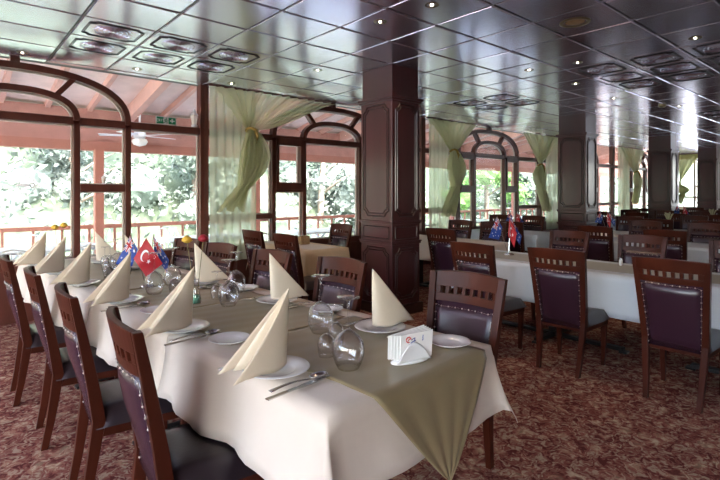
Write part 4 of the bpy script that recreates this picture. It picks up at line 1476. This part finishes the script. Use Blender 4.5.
for (x, y, f) in [(6.92, 2.86, 1), (6.92, 2.05, 1), (6.92, 1.25, 1), (8.1, 2.85, -1), (8.1, 2.05, -1), (8.1, 1.3, -1),
                  (9.5, 2.95, 1), (9.5, 2.2, 1), (9.5, 1.4, 1), (10.75, 2.9, -1), (10.75, 2.1, -1), (10.75, 1.3, -1),
                  (9.5, 3.6, -1), (8.35, 4.9, -1), (8.3, 5.6, -1),
                  (12.15, 5.0, 1), (12.15, 4.2, 1), (12.15, 3.4, 1), (12.15, 2.6, 1), (13.4, 5.0, -1), (13.4, 4.2, -1), (13.4, 3.4, -1), (13.4, 2.6, -1),
                  (15.35, 5.2, 1), (15.35, 4.4, 1), (15.35, 3.6, 1), (15.35, 2.9, 1), (16.6, 5.2, -1), (16.6, 4.4, -1), (16.6, 3.6, -1), (16.6, 2.9, -1)]:
    row = {6.92: 'second long table, back towards the camera', 8.1: 'second long table, facing the camera', 9.5: 'third long table, back view', 10.75: 'third long table, facing the camera',
           8.35: 'curtain side table, facing the camera', 8.3: 'curtain side table, facing the camera', 12.15: 'fourth long table, back towards the camera', 13.4: 'fourth long table, facing the camera', 15.35: 'last long table, back towards the camera', 16.6: 'last long table, facing the camera'}[x]
    seen = CNT.get(row, 0)
    CNT[row] = seen + 1
    ch(x, y, f, 'chair at the %s, %s' % (row, ['leftmost one', 'second from left', 'third from left', 'rightmost one'][seen]), 'mahogany chairs at the ' + row, random.uniform(-.05, .05), simple=x > 9)
F2 = Proto(flag_set((0, 0, 0), 0, 1.0, True))
F2.put((4.72, 2.97, .7635), CAMR + .1, 'flag stand on the long table, red flag between two blue flags', 'table flags', scale=1.12)
F2.put((8.85, 3.62, .76), CAMR - .3, 'small distant flag stand in front of the second column', 'table flags', scale=.95)
F2.put((7.7, 4.7, .76), CAMR, 'distant pink and blue flag stand below the right hand curtain of the middle window', 'table flags', scale=.95)
F2.put((12.75, 3.55, .76), CAMR, 'tiny distant flag stand at the far right below the last curtain', 'table flags', scale=1.1)
for (x, y, lab) in [(9.95, 3.0, 'small vase of dry grasses on the distant table below the third column'), (12.75, 3.0, 'vase of dry grasses at the right picture edge beside tiny flags')]:
    v = empty('grass_vase', (x, y, .762))
    MB().lathe([(.001, 0), (.03, 0), (.035, .03), (.02, .09), (.026, .14)], 14).build('vase_body', 'china', v, smooth=True)
    m = MB()
    for k in range(12):
        a = k * .55
        r_ = .02 + .008 * (k % 5)
        m.tube([(0, 0, .05), (r_ * .5 * math.cos(a), r_ * .5 * math.sin(a), .2), (1.3 * r_ * math.cos(a), 1.3 * r_ * math.sin(a), .30 + .01 * (k % 4))], [.002, .003, .008], 5)
    m.build('grass_spray', 'leaf', v)
    tag(v, lab, 'vase')
sh_ = empty('salt_shaker', (4.85, 1.86, .762))
MB().lathe([(.001, 0), (.018, 0), (.016, .05), (.012, .06)], 12).build('shaker_body', 'china', sh_, smooth=True)
MB().lathe([(.013, .058), (.013, .072), (.001, .078)], 12).build('shaker_cap', 'steel', sh_, smooth=True)
tag(sh_, 'small white shaker on the long table left of the big right hand chair', 'shaker')
b = MB().box(-.07, .07, -.04, .04, 0, .11)
bo = b.build('wicker_box', 'tan', bevel=.006)
bo.location = (3.62, 5.35, .7645)
tag(bo, 'tan wicker box on the window table left of the nearest column', 'box')

# ------------------------------------------------------------------ terrace furniture
def terrace_table():
    root = empty('terrace_table')
    MB().box(-.75, .75, -.4, .4, .69, .72).build('tabletop', 'whitemetal', root, bevel=.008)
    for s in (-1, 1):
        for t in (-1, 1):
            MB().tube([(s * .66, t * .32, 0), (s * .1, t * .32, .69)], .018, 6).build('leg', 'whitemetal', root)
    m = MB().tube([(-.38, -.32, .34), (-.38, .32, .34)], .012, 6)
    m.tube([(.38, -.32, .34), (.38, .32, .34)], .012, 6)
    m.build('stretcher', 'whitemetal', root)
    return root
def terrace_chair():
    root = empty('terrace_chair')
    MB().box(-.22, .22, -.2, .22, .42, .45).build('seat', 'whitemetal', root, bevel=.01)
    m = MB()
    m.tube([(-.22, -.22, .42), (-.23, -.27, .7), (-.17, -.29, .86), (0, -.30, .90), (.17, -.29, .86), (.23, -.27, .7), (.22, -.22, .42)], .014, 6)
    for k in range(5):
        x = -.14 + .07 * k
        m.tube([(x, -.21, .44), (x, -.29, .87)], .007, 5)
    m.build('backrest', 'whitemetal', root, smooth=True)
    m = MB()
    for s in (-1, 1):
        m.tube([(s * .22, -.26, .65), (s * .26, 0, .66), (s * .22, .2, .62), (s * .21, .2, .44)], .012, 6)
    m.build('armrest', 'whitemetal', root, smooth=True)
    for s in (-1, 1):
        for t in (-1, 1):
            MB().tube([(s * .2, t * .2, .43), (s * .23, t * .24, 0)], .013, 6).build('leg', 'whitemetal', root)
    return root
TT, TC = Proto(terrace_table()), Proto(terrace_chair())
ORDW = ['outside the left pane of the front window', 'outside the front left arched window', 'outside behind the exit sign pane', 'outside behind the first curtain', 'outside behind the nearest column', 'outside the middle arched window, left', 'outside the middle arched window, right']
for (x, y, r), lb in zip([(-.9, 8.2, 0), (1.0, 8.2, .05), (3.6, 8.4, 0), (6.0, 8.3, 0), (8.6, 8.3, 0), (11.4, 8.3, .1), (14.2, 8.3, 0)], ORDW):
    TT.put((x, y, -.12), r, 'white folding table on the terrace, ' + lb, 'terrace table', 'white tables on the terrace', 1.08)
for (x, y, r, lb) in [(.6, 7.25, 0, 'in front of the table at front left arch, left'), (1.4, 7.25, 0, 'in front of the table at front left arch, right'), (1.0, 9.2, PI, 'beyond the table at front left arch'),
                      (3.2, 7.4, 0, 'in front of the table near the exit sign, left'), (4.0, 7.4, 0, 'in front of the table near the exit sign, right'), (3.3, 9.3, PI, 'beyond the table near the exit sign, left'), (4.1, 9.3, PI, 'beyond the table near the exit sign, right'),
                      (5.7, 7.3, 0, 'in front of the table behind the first curtain'), (6.4, 9.25, PI, 'beyond the table behind the first curtain'), (8.3, 7.3, 0, 'in front of the table behind the nearest column'), (9.0, 9.25, PI, 'beyond the table behind the nearest column'),
                      (11.2, 7.3, 0, 'in front of the table at middle arched window'), (12.3, 9.3, PI, 'beyond the table at middle arched window'), (14.0, 7.3, 0, 'in front of the table right of the middle arch')]:
    TC.put((x, y, -.12), r, 'white armchair outside, ' + lb, 'terrace chair', 'white armchairs on the terrace')
